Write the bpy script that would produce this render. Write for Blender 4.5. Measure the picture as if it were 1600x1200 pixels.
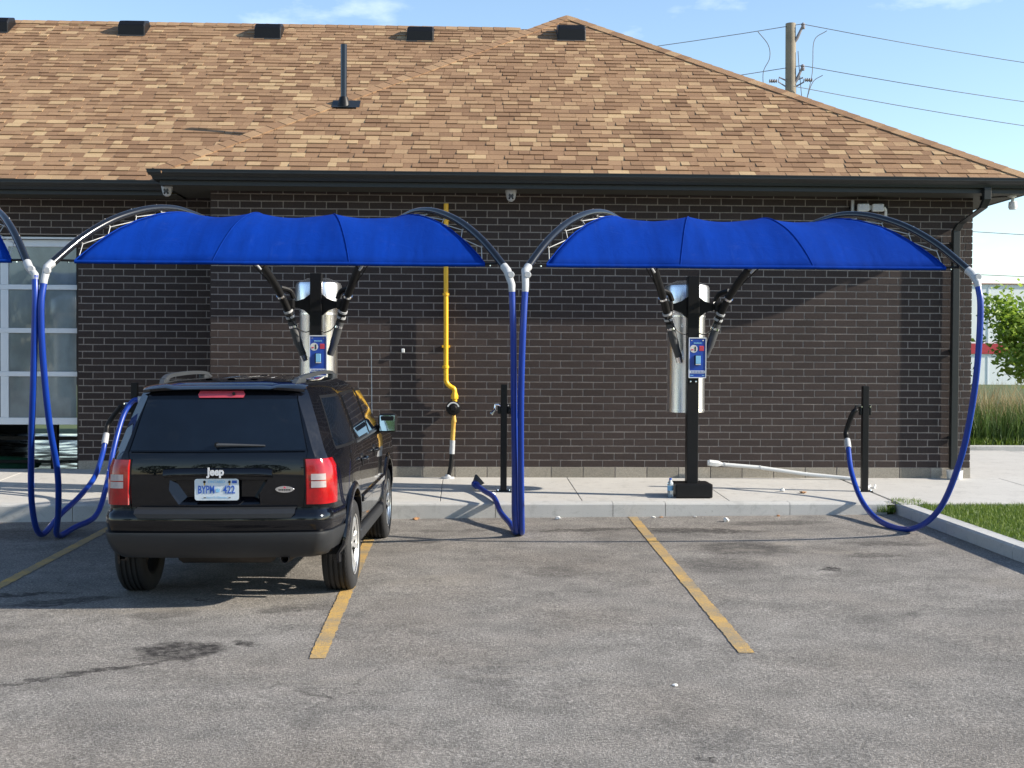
import bpy, bmesh, math, random
import numpy as np
from mathutils import Vector, Matrix, noise as mnoise
R = math.radians
random.seed(7); rng = np.random.default_rng(7)
for o in list(bpy.data.objects): bpy.data.objects.remove(o)
S = bpy.context.scene
COL = S.collection

# ------------------------------------------------------------------ camera
cam_d = bpy.data.cameras.new('camera'); cam = bpy.data.objects.new('camera', cam_d); COL.objects.link(cam)
cam_d.sensor_width = 36.0; cam_d.lens = 45.0; cam_d.clip_start = 0.1; cam_d.clip_end = 3000
YAW, PITCH, ROLL = R(2.17), R(1.146), R(0.30)
f = Vector((math.sin(YAW)*math.cos(PITCH), math.cos(YAW)*math.cos(PITCH), -math.sin(PITCH)))
rt = Vector((math.cos(YAW), -math.sin(YAW), 0)); up = rt.cross(f)
rt2 = rt*math.cos(ROLL)+up*math.sin(ROLL); up2 = up*math.cos(ROLL)-rt*math.sin(ROLL)
m3 = Matrix((rt2, up2, -f)).transposed()
cam.matrix_world = Matrix.Translation((0, -16, 1.49)) @ m3.to_4x4()
S.camera = cam
S.render.resolution_x, S.render.resolution_y = 1024, 768

# ------------------------------------------------------------------ light
ALPHA, ELEV = R(10.6), R(26.2)              # sun: from the right, 10.6 deg in front of the wall plane
sun_dir = Vector((math.cos(ALPHA)*math.cos(ELEV), -math.sin(ALPHA)*math.cos(ELEV), math.sin(ELEV)))
sd = bpy.data.lights.new('sun', 'SUN'); sun = bpy.data.objects.new('sun', sd); COL.objects.link(sun)
sd.energy = 4.8; sd.angle = R(0.6); sd.color = (1.0, 0.915, 0.79)
sun.rotation_euler = sun_dir.to_track_quat('Z', 'Y').to_euler()
W = bpy.data.worlds.new('World'); S.world = W; W.use_nodes = True
wn = W.node_tree; wn.nodes.clear()
sky = wn.nodes.new('ShaderNodeTexSky'); sky.sky_type = 'NISHITA'; sky.sun_disc = False
sky.sun_elevation = ELEV; sky.sun_rotation = math.pi/2+ALPHA; sky.air_density = 1.0; sky.dust_density = 0.25; sky.ozone_density = 1.8
bg = wn.nodes.new('ShaderNodeBackground'); bg.inputs[1].default_value = 0.125
wo = wn.nodes.new('ShaderNodeOutputWorld')
tc = wn.nodes.new('ShaderNodeTexCoord'); mp = wn.nodes.new('ShaderNodeMapping'); mp.inputs['Scale'].default_value = (5, 5, 13)
nz = wn.nodes.new('ShaderNodeTexNoise'); nz.inputs['Scale'].default_value = 1.3; nz.inputs['Detail'].default_value = 7; nz.inputs['Roughness'].default_value = .58
rp = wn.nodes.new('ShaderNodeValToRGB'); rp.color_ramp.elements[0].position = .60; rp.color_ramp.elements[1].position = .86
mx = wn.nodes.new('ShaderNodeMix'); mx.data_type = 'RGBA'; mx.inputs[7].default_value = (7.4, 7.8, 8.2, 1)
sc = wn.nodes.new('ShaderNodeMath'); sc.operation = 'MULTIPLY'; sc.inputs[1].default_value = .6
L = wn.links.new
L(tc.outputs['Generated'], mp.inputs[0]); L(mp.outputs[0], nz.inputs[0]); L(nz.outputs[0], rp.inputs[0]); L(rp.outputs[0], sc.inputs[0])
L(sc.outputs[0], mx.inputs[0]); L(sky.outputs[0], mx.inputs[6]); L(mx.outputs[2], bg.inputs[0]); L(bg.outputs[0], wo.inputs[0])
S.view_settings.view_transform = 'Standard'; S.view_settings.look = 'None'
S.view_settings.exposure = 0.95; S.view_settings.gamma = 1.0; S.view_settings.use_curve_mapping = False
S.render.engine = 'CYCLES'

# ------------------------------------------------------------------ ground functions
def az(x, y):   # asphalt height
    x = min(max(x, -9), 5.2)
    return -0.232+0.0095*x+0.008*(max(y, -30)+2.2)
def wk(x, y):   # sidewalk height
    return 0.028*max(y, -2.3)+((0.004*(max(x, -9)-2) if x < 2 else 0)*(-min(y, 0)/2.2))

# ------------------------------------------------------------------ materials
class NT:
    def __init__(s, name):
        s.m = bpy.data.materials.new(name); s.m.use_nodes = True; s.t = s.m.node_tree
        s.b = s.t.nodes['Principled BSDF']; s.out = s.t.nodes['Material Output']
    def n(s, kind, **kw):
        nd = s.t.nodes.new('ShaderNode'+kind)
        for k, v in kw.items():
            if k.startswith('_'): setattr(nd, k[1:], v)
            else: nd.inputs[k.replace('__', ' ')].default_value = v
        return nd
    def l(s, a, b): s.t.links.new(a, b)
    def coord(s, kind='Object'): return s.n('TexCoord').outputs[kind]
    def noise(s, vec, scale, detail=3, rough=.55, dist=0):
        nd = s.n('TexNoise', Scale=scale, Detail=detail, Roughness=rough, Distortion=dist); s.l(vec, nd.inputs['Vector']); return nd.outputs['Fac']
    def ramp(s, fac, stops):
        nd = s.n('ValToRGB'); e = nd.color_ramp.elements
        while len(e) < len(stops): e.new(.5)
        for i, (p, c) in enumerate(stops):
            e[i].position = p; e[i].color = (c, c, c, 1) if isinstance(c, (int, float)) else (*c, 1)
        s.l(fac, nd.inputs[0]); return nd.outputs[0]
    def mix(s, fac, a, b, mode='MIX'):
        nd = s.n('Mix', _data_type='RGBA', _blend_type=mode)
        for i, v in ((0, fac), (6, a), (7, b)):
            if hasattr(v, 'is_output'): s.l(v, nd.inputs[i])
            elif isinstance(v, (int, float)): nd.inputs[i].default_value = v if i == 0 else (v, v, v, 1)
            else: nd.inputs[i].default_value = (*v, 1)
        return nd.outputs[2]
    def math(s, op, a, b=0.0, clamp=False):
        nd = s.n('Math', _operation=op, _use_clamp=clamp)
        for i, v in ((0, a), (1, b)):
            if hasattr(v, 'is_output'): s.l(v, nd.inputs[i])
            else: nd.inputs[i].default_value = v
        return nd.outputs[0]
    def bump(s, h, strength=.3, dist=.01):
        nd = s.n('Bump', Strength=strength, Distance=dist); s.l(h, nd.inputs['Height']); s.l(nd.outputs[0], s.b.inputs['Normal'])
    def base(s, c):
        if hasattr(c, 'is_output'): s.l(c, s.b.inputs['Base Color'])
        else: s.b.inputs['Base Color'].default_value = (*c, 1)
    def set(s, **kw):
        for k, v in kw.items(): s.b.inputs[k.replace('__', ' ')].default_value = v
        return s

def plain(name, col, rough=.5, metal=0, var=.12, scale=14, bump=0, coat=0, spec=.5):
    t = NT(name); t.set(Roughness=rough, Metallic=metal, Coat__Weight=coat, Coat__Roughness=.03); t.b.inputs['Specular IOR Level'].default_value = spec
    co = t.coord(); nf = t.noise(co, scale, 4)
    dk = tuple(c*(1-var) for c in col); lt = tuple(min(1, c*(1+var)) for c in col)
    t.base(t.mix(nf, dk, lt))
    if bump: t.bump(t.noise(co, scale*12, 3), bump, .004)
    return t.m

MT = {}
MT['black'] = plain('black_powder_coat', (.0045, .0045, .005), .45, 0, .2, 9, .05, 0, .3)
MT['boom'] = plain('black_gloss_tube', (.006, .007, .010), .16, 0, .15, 6, 0, .3)
MT['trim'] = plain('dark_gutter_metal', (.0105, .0125, .0125), .42, 0, .2, 3)
MT['soffit'] = plain('soffit_metal', (.055, .052, .042), .6, 0, .1, 3)
MT['white'] = plain('white_plastic', (.60, .61, .60), .45, 0, .08, 20)
MT['cuff'] = plain('pale_grey_plastic', (.40, .41, .42), .45, 0, .1, 30)
MT['cord'] = plain('white_cord', (.50, .50, .49), .7, 0, .1, 40)
MT['greyrub'] = plain('grey_rubber', (.05, .052, .055), .5, 0, .2, 30)
MT['chrome'] = plain('chrome', (.85, .85, .86), .08, 1, .03, 8)
MT['alu'] = plain('white_aluminium', (.62, .66, .70), .38, .0, .06, 5)
MT['yellow'] = plain('yellow_pipe_paint', (.78, .44, .015), .38, 0, .1, 18)
MT['yrust'] = plain('worn_yellow_paint', (.55, .33, .06), .6, 0, .45, 40)
MT['soil'] = plain('soil', (.07, .05, .035), .95, 0, .4, 12, .5)
MT['wood'] = plain('weathered_pole_wood', (.23, .20, .15), .85, 0, .35, 3, .4)
MT['wire'] = plain('wire', (.16, .17, .17), .5, 0, .1, 3)
MT['insul'] = plain('grey_insulator', (.22, .21, .22), .4, 0, .2, 8)
MT['paper'] = plain('crumpled_paper', (.75, .74, .70), .9, 0, .15, 60)
MT['deadleaf'] = plain('dry_leaf', (.42, .22, .10), .85, 0, .5, 60)

def m_tint(name, rough, cols, grain=60, bump=.3, spec=.3):
    """colour from a per-piece 'tint' attribute, ramped, with grain"""
    t = NT(name); t.set(Roughness=rough); t.b.inputs['Specular IOR Level'].default_value = spec
    a = t.n('Attribute', _attribute_name='tint'); sep = t.n('SeparateColor'); t.l(a.outputs['Color'], sep.inputs[0])
    c = t.ramp(sep.outputs[0], cols)
    geo = t.n('NewGeometry'); g = t.noise(geo.outputs['Position'], grain, 4, .65); w = t.noise(geo.outputs['Position'], 2.2, 4)
    c = t.mix(.55, c, t.ramp(g, [(.25, .45), (.75, 1.55)]), 'MULTIPLY'); c = t.mix(.3, c, t.ramp(w, [(.25, .7), (.75, 1.3)]), 'MULTIPLY')
    t.base(c)
    t.bump(g, bump, .004); return t.m
MT['brick'] = m_tint('dark_brown_brick', .82, [(0, (.027, .0200, .0183)), (.5, (.039, .0287, .0262)), (1, (.053, .0390, .035))], 45, .5)
MT['mortar'] = m_tint('mortar', .95, [(0, (.265, .233, .21)), (1, (.265, .233, .21))], 60, .2)
MT['block'] = m_tint('foundation_block', .9, [(0, (.22, .20, .165)), (1, (.33, .30, .25))], 70, .5)
MT['shingle'] = m_tint('asphalt_shingle', .92, [(0, (.195, .115, .067)), (.35, (.250, .152, .088)), (.62, (.290, .182, .105)), (.80, (.345, .230, .132)), (1, (.42, .298, .168))], 150, .6, .15)

def m_concrete(name, a, b):
    t = NT(name); t.set(Roughness=.88); co = t.coord('Object'); geo = t.n('NewGeometry'); co = geo.outputs['Position']
    c = t.mix(t.noise(co, 1.6, 6, .6), a, b); g = t.noise(co, 140, 3, .7)
    c = t.mix(.4, c, t.ramp(g, [(.3, .7), (.7, 1.25)]), 'MULTIPLY')
    st = t.noise(co, 5.5, 5, .7, .6); c = t.mix(.55, c, t.ramp(st, [(.28, .55), (.46, 1.0)]), 'MULTIPLY')
    sp = t.noise(co, 38, 2, .6); c = t.mix(.5, c, t.ramp(sp, [(.24, .45), (.34, 1.0)]), 'MULTIPLY')
    t.base(c); t.bump(t.math('ADD', g, t.noise(co, 12, 4)), .25, .006); return t.m
MT['concrete'] = m_concrete('pavement_concrete', (.42, .405, .375), (.53, .515, .48))
MT['kerbc'] = m_concrete('kerb_concrete', (.38, .38, .365), (.52, .515, .49))

def m_asphalt():
    t = NT('worn_asphalt'); t.set(Roughness=.9); t.b.inputs['Specular IOR Level'].default_value = .25
    geo = t.n('NewGeometry'); P = geo.outputs['Position']
    big = t.noise(P, .55, 5, .6); mid = t.noise(P, 3.2, 5, .65); fine = t.noise(P, 62, 4, .75); grit = t.noise(P, 150, 2, .8)
    c = t.mix(big, (.200, .186, .168), (.275, .256, .232))
    c = t.mix(.75, c, t.ramp(mid, [(.3, .66), (.7, 1.28)]), 'MULTIPLY'); c = t.mix(.6, c, t.ramp(t.noise(P, 1.3, 6, .7, .5), [(.32, .60), (.55, 1.08)]), 'MULTIPLY')
    c = t.mix(t.ramp(t.noise(P, .8, 4, .6), [(.45, 0), (.7, .35)]), c, (.21, .175, .14))
    c = t.mix(.85, c, t.ramp(fine, [(.30, .30), (.52, .92), (.70, 2.0)]), 'MULTIPLY')
    c = t.mix(.6, c, t.ramp(grit, [(.3, .6), (.7, 1.45)]), 'MULTIPLY')
    vo = t.n('TexVoronoi', Scale=58.0); t.l(P, vo.inputs['Vector'])
    peb = t.math('MULTIPLY', t.ramp(vo.outputs['Distance'], [(.16, 1), (.32, 0)]), t.ramp(t.noise(P, 23, 2), [(.5, 0), (.66, 1)]))
    c = t.mix(t.math('MULTIPLY', peb, .75), c, (.42, .40, .37))
    # warped planar coordinates for stains with shapes of their own
    wv = t.n('TexNoise', Scale=4.5, Detail=5.0, Roughness=.65); t.l(P, wv.inputs['Vector'])
    sub = t.n('VectorMath', _operation='SUBTRACT'); t.l(wv.outputs['Color'], sub.inputs[0]); sub.inputs[1].default_value = (.5, .5, .5)
    scl = t.n('VectorMath', _operation='SCALE'); t.l(sub.outputs[0], scl.inputs[0]); scl.inputs['Scale'].default_value = .46
    add = t.n('VectorMath', _operation='ADD'); t.l(P, add.inputs[0]); t.l(scl.outputs[0], add.inputs[1]); PW = add.outputs[0]
    brk = t.ramp(t.noise(P, 16, 5, .75), [(.34, .25), (.56, 1)])
    def blob(cx, cy, rx, ry, ang, soft=.5):
        mpn = t.n('Mapping', _vector_type='TEXTURE'); mpn.inputs['Location'].default_value = (cx, cy, 0)
        mpn.inputs['Rotation'].default_value = (0, 0, R(ang)); mpn.inputs['Scale'].default_value = (rx, ry, 1e6)
        t.l(PW, mpn.inputs[0]); ln = t.n('VectorMath', _operation='LENGTH'); t.l(mpn.outputs[0], ln.inputs[0])
        return t.math('MULTIPLY', t.ramp(ln.outputs['Value'], [(max(0, 1-soft), 1), (1, 0)]), brk)
    for cx, cy, rx, ry, ang, k in [(-1.72, -8.20, .30, .30, 40, .78), (-2.0, -8.62, .42, .06, 32, .7), (-2.45, -8.95, .4, .03, 35, .6), (-1.37, -8.0, .085, .10, 10, .9),
                                   (-3.35, -6.35, .5, .10, 12, .7), (-2.1, -7.1, .25, .22, 30, .35), (-1.15, -6.95, .35, .16, 20, .4), (-2.9, -6.6, .5, .14, 25, .6), (-1.9, -6.6, .06, .05, 0, .7),
                                   (2.35, -3.35, .75, .22, -8, .6), (1.3, -3.2, .85, .14, 4, .6), (3.2, -2.85, .7, .2, 6, .42), (2.55, -4.5, .5, .5, -30, .5), (3.05, -5.6, .10, .10, 0, .8),
                                   (2.2, -5.3, .45, .5, 20, .38), (3.9, -4.3, .5, .18, -12, .5), (3.6, -4.95, .3, .14, 0, .45), (.75, -5.6, .3, .3, 0, .35), (-.1, -3.2, .6, .12, 0, .35),
                                   (-.35, -3.9, .2, .12, 0, .5), (.1, -9.0, .3, .12, -30, .3), (-4.3, -3.2, .8, .5, 0, .45), (1.1, -10.4, .06, .05, 0, .7), (-.8, -9.2, .22, .03, -35, .45)]:
        c = t.mix(t.math('MULTIPLY', blob(cx, cy, rx, ry, ang, .4), min(1, k*1.3)), c, (.034, .030, .028))
    for cx, cy, rx, ry, ang, k in [(-.15, -5.9, .55, .35, 10, .55), (3.0, -4.2, .3, .18, 0, .75), (2.55, -4.55, .25, .12, 10, .6), (3.35, -4.75, .4, .10, -10, .6), (1.75, -4.6, .35, .12, 20, .5),
                                   (3.1, -3.75, .5, .10, 0, .5), (-2.1, -6.95, 1.1, .12, 6, .5), (4.2, -6.2, .35, .4, 0, .4), (.4, -8.6, .9, .05, 4, .35), (-.2, -8.9, 2.6, .06, 1, .3)]:
        c = t.mix(t.math('MULTIPLY', blob(cx, cy, rx, ry, ang, .85), k*.7), c, (.36, .32, .265))
    vc = t.n('TexVoronoi', Scale=.62, _feature='DISTANCE_TO_EDGE'); t.l(PW, vc.inputs['Vector'])
    ck = t.math('MULTIPLY', t.ramp(vc.outputs['Distance'], [(.002, 1), (.006, 0)]), t.ramp(t.noise(P, .9, 3, .6), [(.52, 0), (.60, 1)]))
    c = t.mix(t.math('MULTIPLY', ck, .5), c, (.045, .042, .04))
    t.base(c); t.bump(t.math('ADD', fine, t.math('MULTIPLY', grit, .6)), .9, .012); return t.m
MT['asphalt'] = m_asphalt()

def m_line():
    t = NT('worn_yellow_line'); t.set(Roughness=.8); geo = t.n('NewGeometry'); P = geo.outputs['Position']
    wear = t.math('ADD', t.math('MULTIPLY', t.noise(P, 55, 4, .75), .55), t.math('MULTIPLY', t.noise(P, 3.0, 4, .6), .55))
    c = t.mix(t.ramp(wear, [(.43, 0), (.66, 1)]), (.56, .335, .075), (.23, .195, .14)); t.base(c)
    t.bump(t.noise(P, 62, 4, .75), .7, .01); return t.m
MT['line'] = m_line()

def m_paint():
    t = NT('black_car_paint'); t.base((.0022, .0026, .0045)); t.set(Roughness=.22, Coat__Weight=.9, Coat__Roughness=.015); t.b.inputs['Specular IOR Level'].default_value = .05; co = t.coord()
    nf = t.noise(co, 30, 4, .7); t.l(t.ramp(nf, [(.3, .18), (.8, .34)]), t.b.inputs['Roughness']); return t.m
MT['paint'] = m_paint()
MT['clad'] = plain('grey_bumper_plastic', (.015, .0165, .019), .5, 0, .2, 25, .12)
MT['tyre'] = plain('tyre_rubber', (.014, .014, .015), .75, 0, .3, 20, .15)
MT['rim'] = plain('alloy_rim', (.70, .70, .69), .28, .75, .06, 6)
MT['well'] = plain('wheel_liner', (.006, .006, .006), .9, 0, .1, 8)
MT['red'] = plain('red_lens', (.30, .0025, .005), .10, 0, .5, 26, .06, .4)
MT['redpale'] = plain('faded_red_lens', (.42, .05, .07), .22, 0, .15, 25, 0, .6)
MT['clear'] = plain('clear_lens', (.37, .33, .33), .10, 0, .25, 45, 0, 1)
MT['cglass'] = plain('tinted_car_glass', (.004, .007, .013), .03, 0, .5, 4, 0, 0)
MT['mirror'] = plain('mirror_glass', (.78, .86, .86), .04, 1, .04, 5)
MT['exh'] = plain('rusty_exhaust', (.045, .038, .034), .6, .4, .4, 20)
MT['railgrey'] = plain('grey_roof_rail', (.032, .036, .04), .45, 0, .15, 10)
MT['plate'] = plain('plate_enamel', (.60, .66, .70), .35, 0, .08, 20)
MT['pblue'] = plain('plate_blue', (.02, .09, .42), .4, 0, .15, 30)
MT['signblue'] = plain('blue_sign_print', (.012, .06, .36), .3, 0, .15, 10)
MT['signlt'] = plain('light_blue_print', (.22, .50, .75), .3, 0, .1, 20)
MT['signred'] = plain('red_print', (.62, .05, .10), .35, 0, .1, 20)
MT['badge'] = plain('bright_badge', (.75, .76, .78), .25, .3, .05, 20)
MT['hose'] = plain('blue_hose', (.004, .035, .27), .36, 0, .2, 8, .05)

def m_fabric():
    t = NT('blue_canopy_fabric'); t.set(Roughness=.75); t.b.inputs['Specular IOR Level'].default_value = .08
    co = t.coord('Object'); c = t.mix(t.noise(co, 2.2, 5, .6), (.0012, .034, .275), (.002, .042, .335)); w = t.noise(co, 260, 2)
    fo = t.noise(co, 5, 4, .6, .8); dust = t.ramp(t.noise(co, 9, 6, .7), [(.58, 0), (.85, .06)])
    mps = t.n('Mapping'); mps.inputs['Scale'].default_value = (7, .7, .7); t.l(co, mps.inputs[0]); strk = t.noise(mps.outputs[0], 1.0, 5, .65)
    c = t.mix(.8, c, t.ramp(strk, [(.3, .80), (.7, 1.16)]), 'MULTIPLY'); c = t.mix(t.ramp(t.noise(mps.outputs[0], 1.9, 4, .7), [(.62, 0), (.8, .10)]), c, (.10, .20, .55))
    c = t.mix(dust, c, (.22, .30, .55)); t.base(c); t.bump(t.math('ADD', t.math('MULTIPLY', w, .1), fo), .5, .014)
    tr = t.n('BsdfTranslucent'); t.l(c, tr.inputs[0]); ms = t.n('MixShader'); ms.inputs[0].default_value = .22
    t.l(t.b.outputs[0], ms.inputs[1]); t.l(tr.outputs[0], ms.inputs[2]); t.l(ms.outputs[0], t.out.inputs[0]); return t.m
MT['fabric'] = m_fabric()

def m_steel():
    t = NT('brushed_stainless'); t.set(Roughness=.2, Metallic=1.0); co = t.coord()
    mpn = t.n('Mapping'); mpn.inputs['Scale'].default_value = (60, 60, .6); t.l(co, mpn.inputs[0]); nf = t.noise(mpn.outputs[0], 3, 4)
    t.base(t.mix(nf, (.86, .87, .88), (.95, .955, .96))); t.l(t.ramp(nf, [(.3, .22), (.7, .34)]), t.b.inputs['Roughness']); return t.m
MT['steel'] = m_steel()

def m_fogglass():
    t = NT('fogged_door_glass'); co = t.coord(); mpn = t.n('Mapping'); mpn.inputs['Scale'].default_value = (3.2, 1, 1.3); t.l(co, mpn.inputs[0])
    st = t.noise(mpn.outputs[0], 1.6, 6, .65, .8); bl = t.noise(co, 1.8, 4)
    c = t.mix(st, (.12, .155, .165), (.25, .305, .32)); c = t.mix(.6, c, t.ramp(bl, [(.3, .5), (.7, 1.4)]), 'MULTIPLY')
    t.base(c); t.set(Roughness=.10, Coat__Weight=1.0, Coat__Roughness=.02); t.b.inputs['Transmission Weight'].default_value = .12; return t.m
MT['fog'] = m_fogglass()
def m_wet():
    t = NT('wet_bay_floor'); co = t.coord(); nf = t.noise(co, 2.2, 5); t.base(t.mix(nf, (.03, .035, .035), (.12, .12, .11)))
    t.l(t.ramp(nf, [(.4, .10), (.6, .5)]), t.b.inputs['Roughness']); return t.m
MT['wet'] = m_wet()
MT['bay'] = plain('bay_wall_paint', (.12, .13, .13), .6, 0, .2, 3)
MT['green'] = plain('green_plastic_brush', (.02, .11, .06), .7, 0, .3, 8)

def m_leaf(name, a, b, tr=.35):
    t = NT(name); t.set(Roughness=.55); at = t.n('Attribute', _attribute_name='tint'); sep = t.n('SeparateColor'); t.l(at.outputs['Color'], sep.inputs[0])
    c = t.mix(sep.outputs[0], a, b); t.base(c); tn = t.n('BsdfTranslucent'); t.l(c, tn.inputs[0]); ms = t.n('MixShader'); ms.inputs[0].default_value = tr
    t.l(t.b.outputs[0], ms.inputs[1]); t.l(tn.outputs[0], ms.inputs[2]); t.l(ms.outputs[0], t.out.inputs[0]); return t.m
MT['leaf'] = m_leaf('tree_leaf', (.14, .26, .025), (.34, .44, .07), .45)
MT['leafdk'] = m_leaf('dark_leaf', (.03, .07, .015), (.09, .15, .03))
MT['grass'] = m_leaf('lawn_grass', (.045, .11, .010), (.20, .27, .035), .3)
MT['tallgrass'] = m_leaf('ornamental_grass', (.05, .11, .02), (.12, .19, .04), .3)
MT['seedhead'] = m_leaf('grass_seed_head', (.26, .20, .10), (.42, .34, .18), .3)
MT['turf'] = plain('turf_soil', (.055, .085, .018), .95, 0, .45, 9, .5)
MT['farwall'] = plain('pale_metal_cladding', (.74, .77, .76), .6, 0, .04, .6)
MT['farred'] = plain('red_stripe_paint', (.42, .03, .045), .5, 0, .08, 1)

# ------------------------------------------------------------------ mesh helpers
class MB:
    def __init__(s): s.v = []; s.f = []; s.mi = []; s.tint = []
    def add(s, vs, fs, tint=None, mi=0):
        o = len(s.v); s.v += [tuple(v) for v in vs]; s.f += [tuple(i+o for i in q) for q in fs]; s.mi += [mi]*len(fs)
        s.tint += [tint if tint is not None else .5]*len(vs); return s
    def box(s, x0, x1, y0, y1, z0, z1, tint=None, mi=0):
        return s.add([(x0, y0, z0), (x1, y0, z0), (x1, y1, z0), (x0, y1, z0), (x0, y0, z1), (x1, y0, z1), (x1, y1, z1), (x0, y1, z1)],
                     [(0, 3, 2, 1), (4, 5, 6, 7), (0, 1, 5, 4), (1, 2, 6, 5), (2, 3, 7, 6), (3, 0, 4, 7)], tint, mi)
    def tube(s, pts, r, n=10, caps=True, mi=0):
        P = [Vector(p) for p in pts]; rs = r if hasattr(r, '__len__') else [r]*len(P)
        T = [(P[min(i+1, len(P)-1)]-P[max(i-1, 0)]).normalized() for i in range(len(P))]
        a = T[0].orthogonal().normalized(); rings = []
        for i, p in enumerate(P):
            a = (a-T[i]*a.dot(T[i])); a = a.normalized() if a.length > 1e-6 else T[i].orthogonal().normalized(); b = T[i].cross(a)
            rings.append([p+(a*math.cos(2*math.pi*k/n)+b*math.sin(2*math.pi*k/n))*rs[i] for k in range(n)])
        vs = [v for q in rings for v in q]; fs = []
        for i in range(len(P)-1):
            for k in range(n):
                k2 = (k+1) % n; fs.append((i*n+k, i*n+k2, (i+1)*n+k2, (i+1)*n+k))
        if caps: fs += [tuple(reversed(range(n))), tuple((len(P)-1)*n+k for k in range(n))]
        return s.add(vs, fs, None, mi)
    def lathe(s, prof, n=24, axis='Z', c=(0, 0, 0), closed=False, mi=0):
        vs = []; fs = []; m = len(prof)
        for k in range(n):
            t = 2*math.pi*k/n
            for r, h in prof:
                a, b = r*math.cos(t), r*math.sin(t)
                p = {'Z': (a, b, h), 'X': (h, a, b), 'Y': (b, h, a)}[axis]; vs.append((p[0]+c[0], p[1]+c[1], p[2]+c[2]))
        for k in range(n):
            k2 = (k+1) % n
            for i in range(m if closed else m-1):
                j = (i+1) % m; fs.append((k*m+i, k2*m+i, k2*m+j, k*m+j))
        if not closed:
            if prof[0][0] > 1e-5: fs.append(tuple(k*m for k in reversed(range(n))))
            if prof[-1][0] > 1e-5: fs.append(tuple(k*m+m-1 for k in range(n)))
        return s.add(vs, fs, None, mi)
    def prism(s, poly, y0, y1, mi=0):       # poly in x,z extruded along y
        n = len(poly); vs = [(x, y0, z) for x, z in poly]+[(x, y1, z) for x, z in poly]
        fs = [tuple(range(n)), tuple(reversed(range(n, 2*n)))]+[(i, i+n, (i+1) % n+n, (i+1) % n) for i in range(n)]
        return s.add(vs, fs, None, mi)
    def grid(s, rows, closed=False, mi=0):
        m = len(rows[0]); fs = []
        for i in range(len(rows)-1):
            for k in range(m if closed else m-1):
                k2 = (k+1) % m; fs.append((i*m+k, i*m+k2, (i+1)*m+k2, (i+1)*m+k))
        return s.add([v for r_ in rows for v in r_], fs, None, mi)
    def shell(s, rows, d):
        """outer grid plus a rim going back by the vector d"""
        s.grid(rows); lp = list(rows[0])+[r_[-1] for r_ in rows[1:-1]]+list(reversed(rows[-1]))+[r_[0] for r_ in reversed(rows[1:-1])]
        q = [tuple(Vector(p)+Vector(d)) for p in lp]; return s.grid([lp, q], True)
    def mesh(s, name, mat, smooth=None, fix=True):
        me = bpy.data.meshes.new(name); me.from_pydata(s.v, [], s.f)
        for mm in (mat if isinstance(mat, (list, tuple)) else [mat]): me.materials.append(MT[mm] if isinstance(mm, str) else mm)
        if any(s.mi): me.polygons.foreach_set('material_index', s.mi)
        at = me.attributes.new('tint', 'FLOAT_COLOR', 'POINT'); a = np.ones((len(s.v), 4), np.float32); a[:, 0] = s.tint; at.data.foreach_set('color', a.ravel())
        if fix:
            bm = bmesh.new(); bm.from_mesh(me); bmesh.ops.recalc_face_normals(bm, faces=bm.faces); bm.to_mesh(me); bm.free()
        if smooth is not None: me.shade_smooth(); me.set_sharp_from_angle(angle=R(smooth))
        me.update(); return me
    def build(s, name, mat, parent=None, smooth=None, bevel=0, fix=True, kind=None):
        return link(name, s.mesh(name, mat, smooth, fix), parent, bevel, kind)
def link(name, me, parent=None, bevel=0, kind=None):
    o = bpy.data.objects.new(name, me); COL.objects.link(o)
    if parent is not None: o.parent = parent
    if bevel:
        b = o.modifiers.new('bevel', 'BEVEL'); b.width = bevel; b.segments = 2; b.limit_method = 'ANGLE'; b.angle_limit = R(40)
    if kind: o['kind'] = kind
    return o
def thing(name, label, cat, loc=(0, 0, 0), group=None, rot=None):
    o = bpy.data.objects.new(name, None); COL.objects.link(o); o.location = loc; o.empty_display_size = .1
    if rot is not None: o.rotation_euler = rot
    return tag(o, label, cat, group)
def tag(o, label, cat, group=None):
    o['label'] = label; o['category'] = cat
    if group: o['group'] = group
    return o
def struct(o): o['kind'] = 'structure'; return o
def cat_rom(pts, n=8):
    P = [Vector(p) for p in pts]; P = [P[0]*2-P[1]]+P+[P[-1]*2-P[-2]]; out = []
    for i in range(1, len(P)-2):
        for k in range(n):
            t = k/n; a, b, c, d = P[i-1], P[i], P[i+1], P[i+2]
            out.append(.5*((2*b)+(c-a)*t+(2*a-5*b+4*c-d)*t*t+(3*b-a-3*c+d)*t**3))
    return out+[P[-2]]
_txt = {}
def text_part(txt, size, name, mat, parent, mtx, ext=.001, bold=0.0, shear=0, xs=1.0):
    cu = bpy.data.curves.new('t', 'FONT'); cu.body = txt; cu.size = size; cu.extrude = ext; cu.align_x = 'CENTER'; cu.align_y = 'CENTER'; cu.offset = bold; cu.shear = shear; cu.resolution_u = 3
    o = bpy.data.objects.new('t', cu); COL.objects.link(o); dg = bpy.context.evaluated_depsgraph_get()
    me = bpy.data.meshes.new_from_object(o.evaluated_get(dg)); bpy.data.objects.remove(o); me.materials.clear(); me.materials.append(MT[mat]); me.name = name
    me.transform(mtx @ Matrix.Diagonal((xs, 1, 1, 1))); return link(name, me, parent)
TXT_BACK = lambda x, y, z: Matrix.Translation((x, y, z)) @ Matrix.Rotation(R(90), 4, 'X')   # text facing -Y
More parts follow.
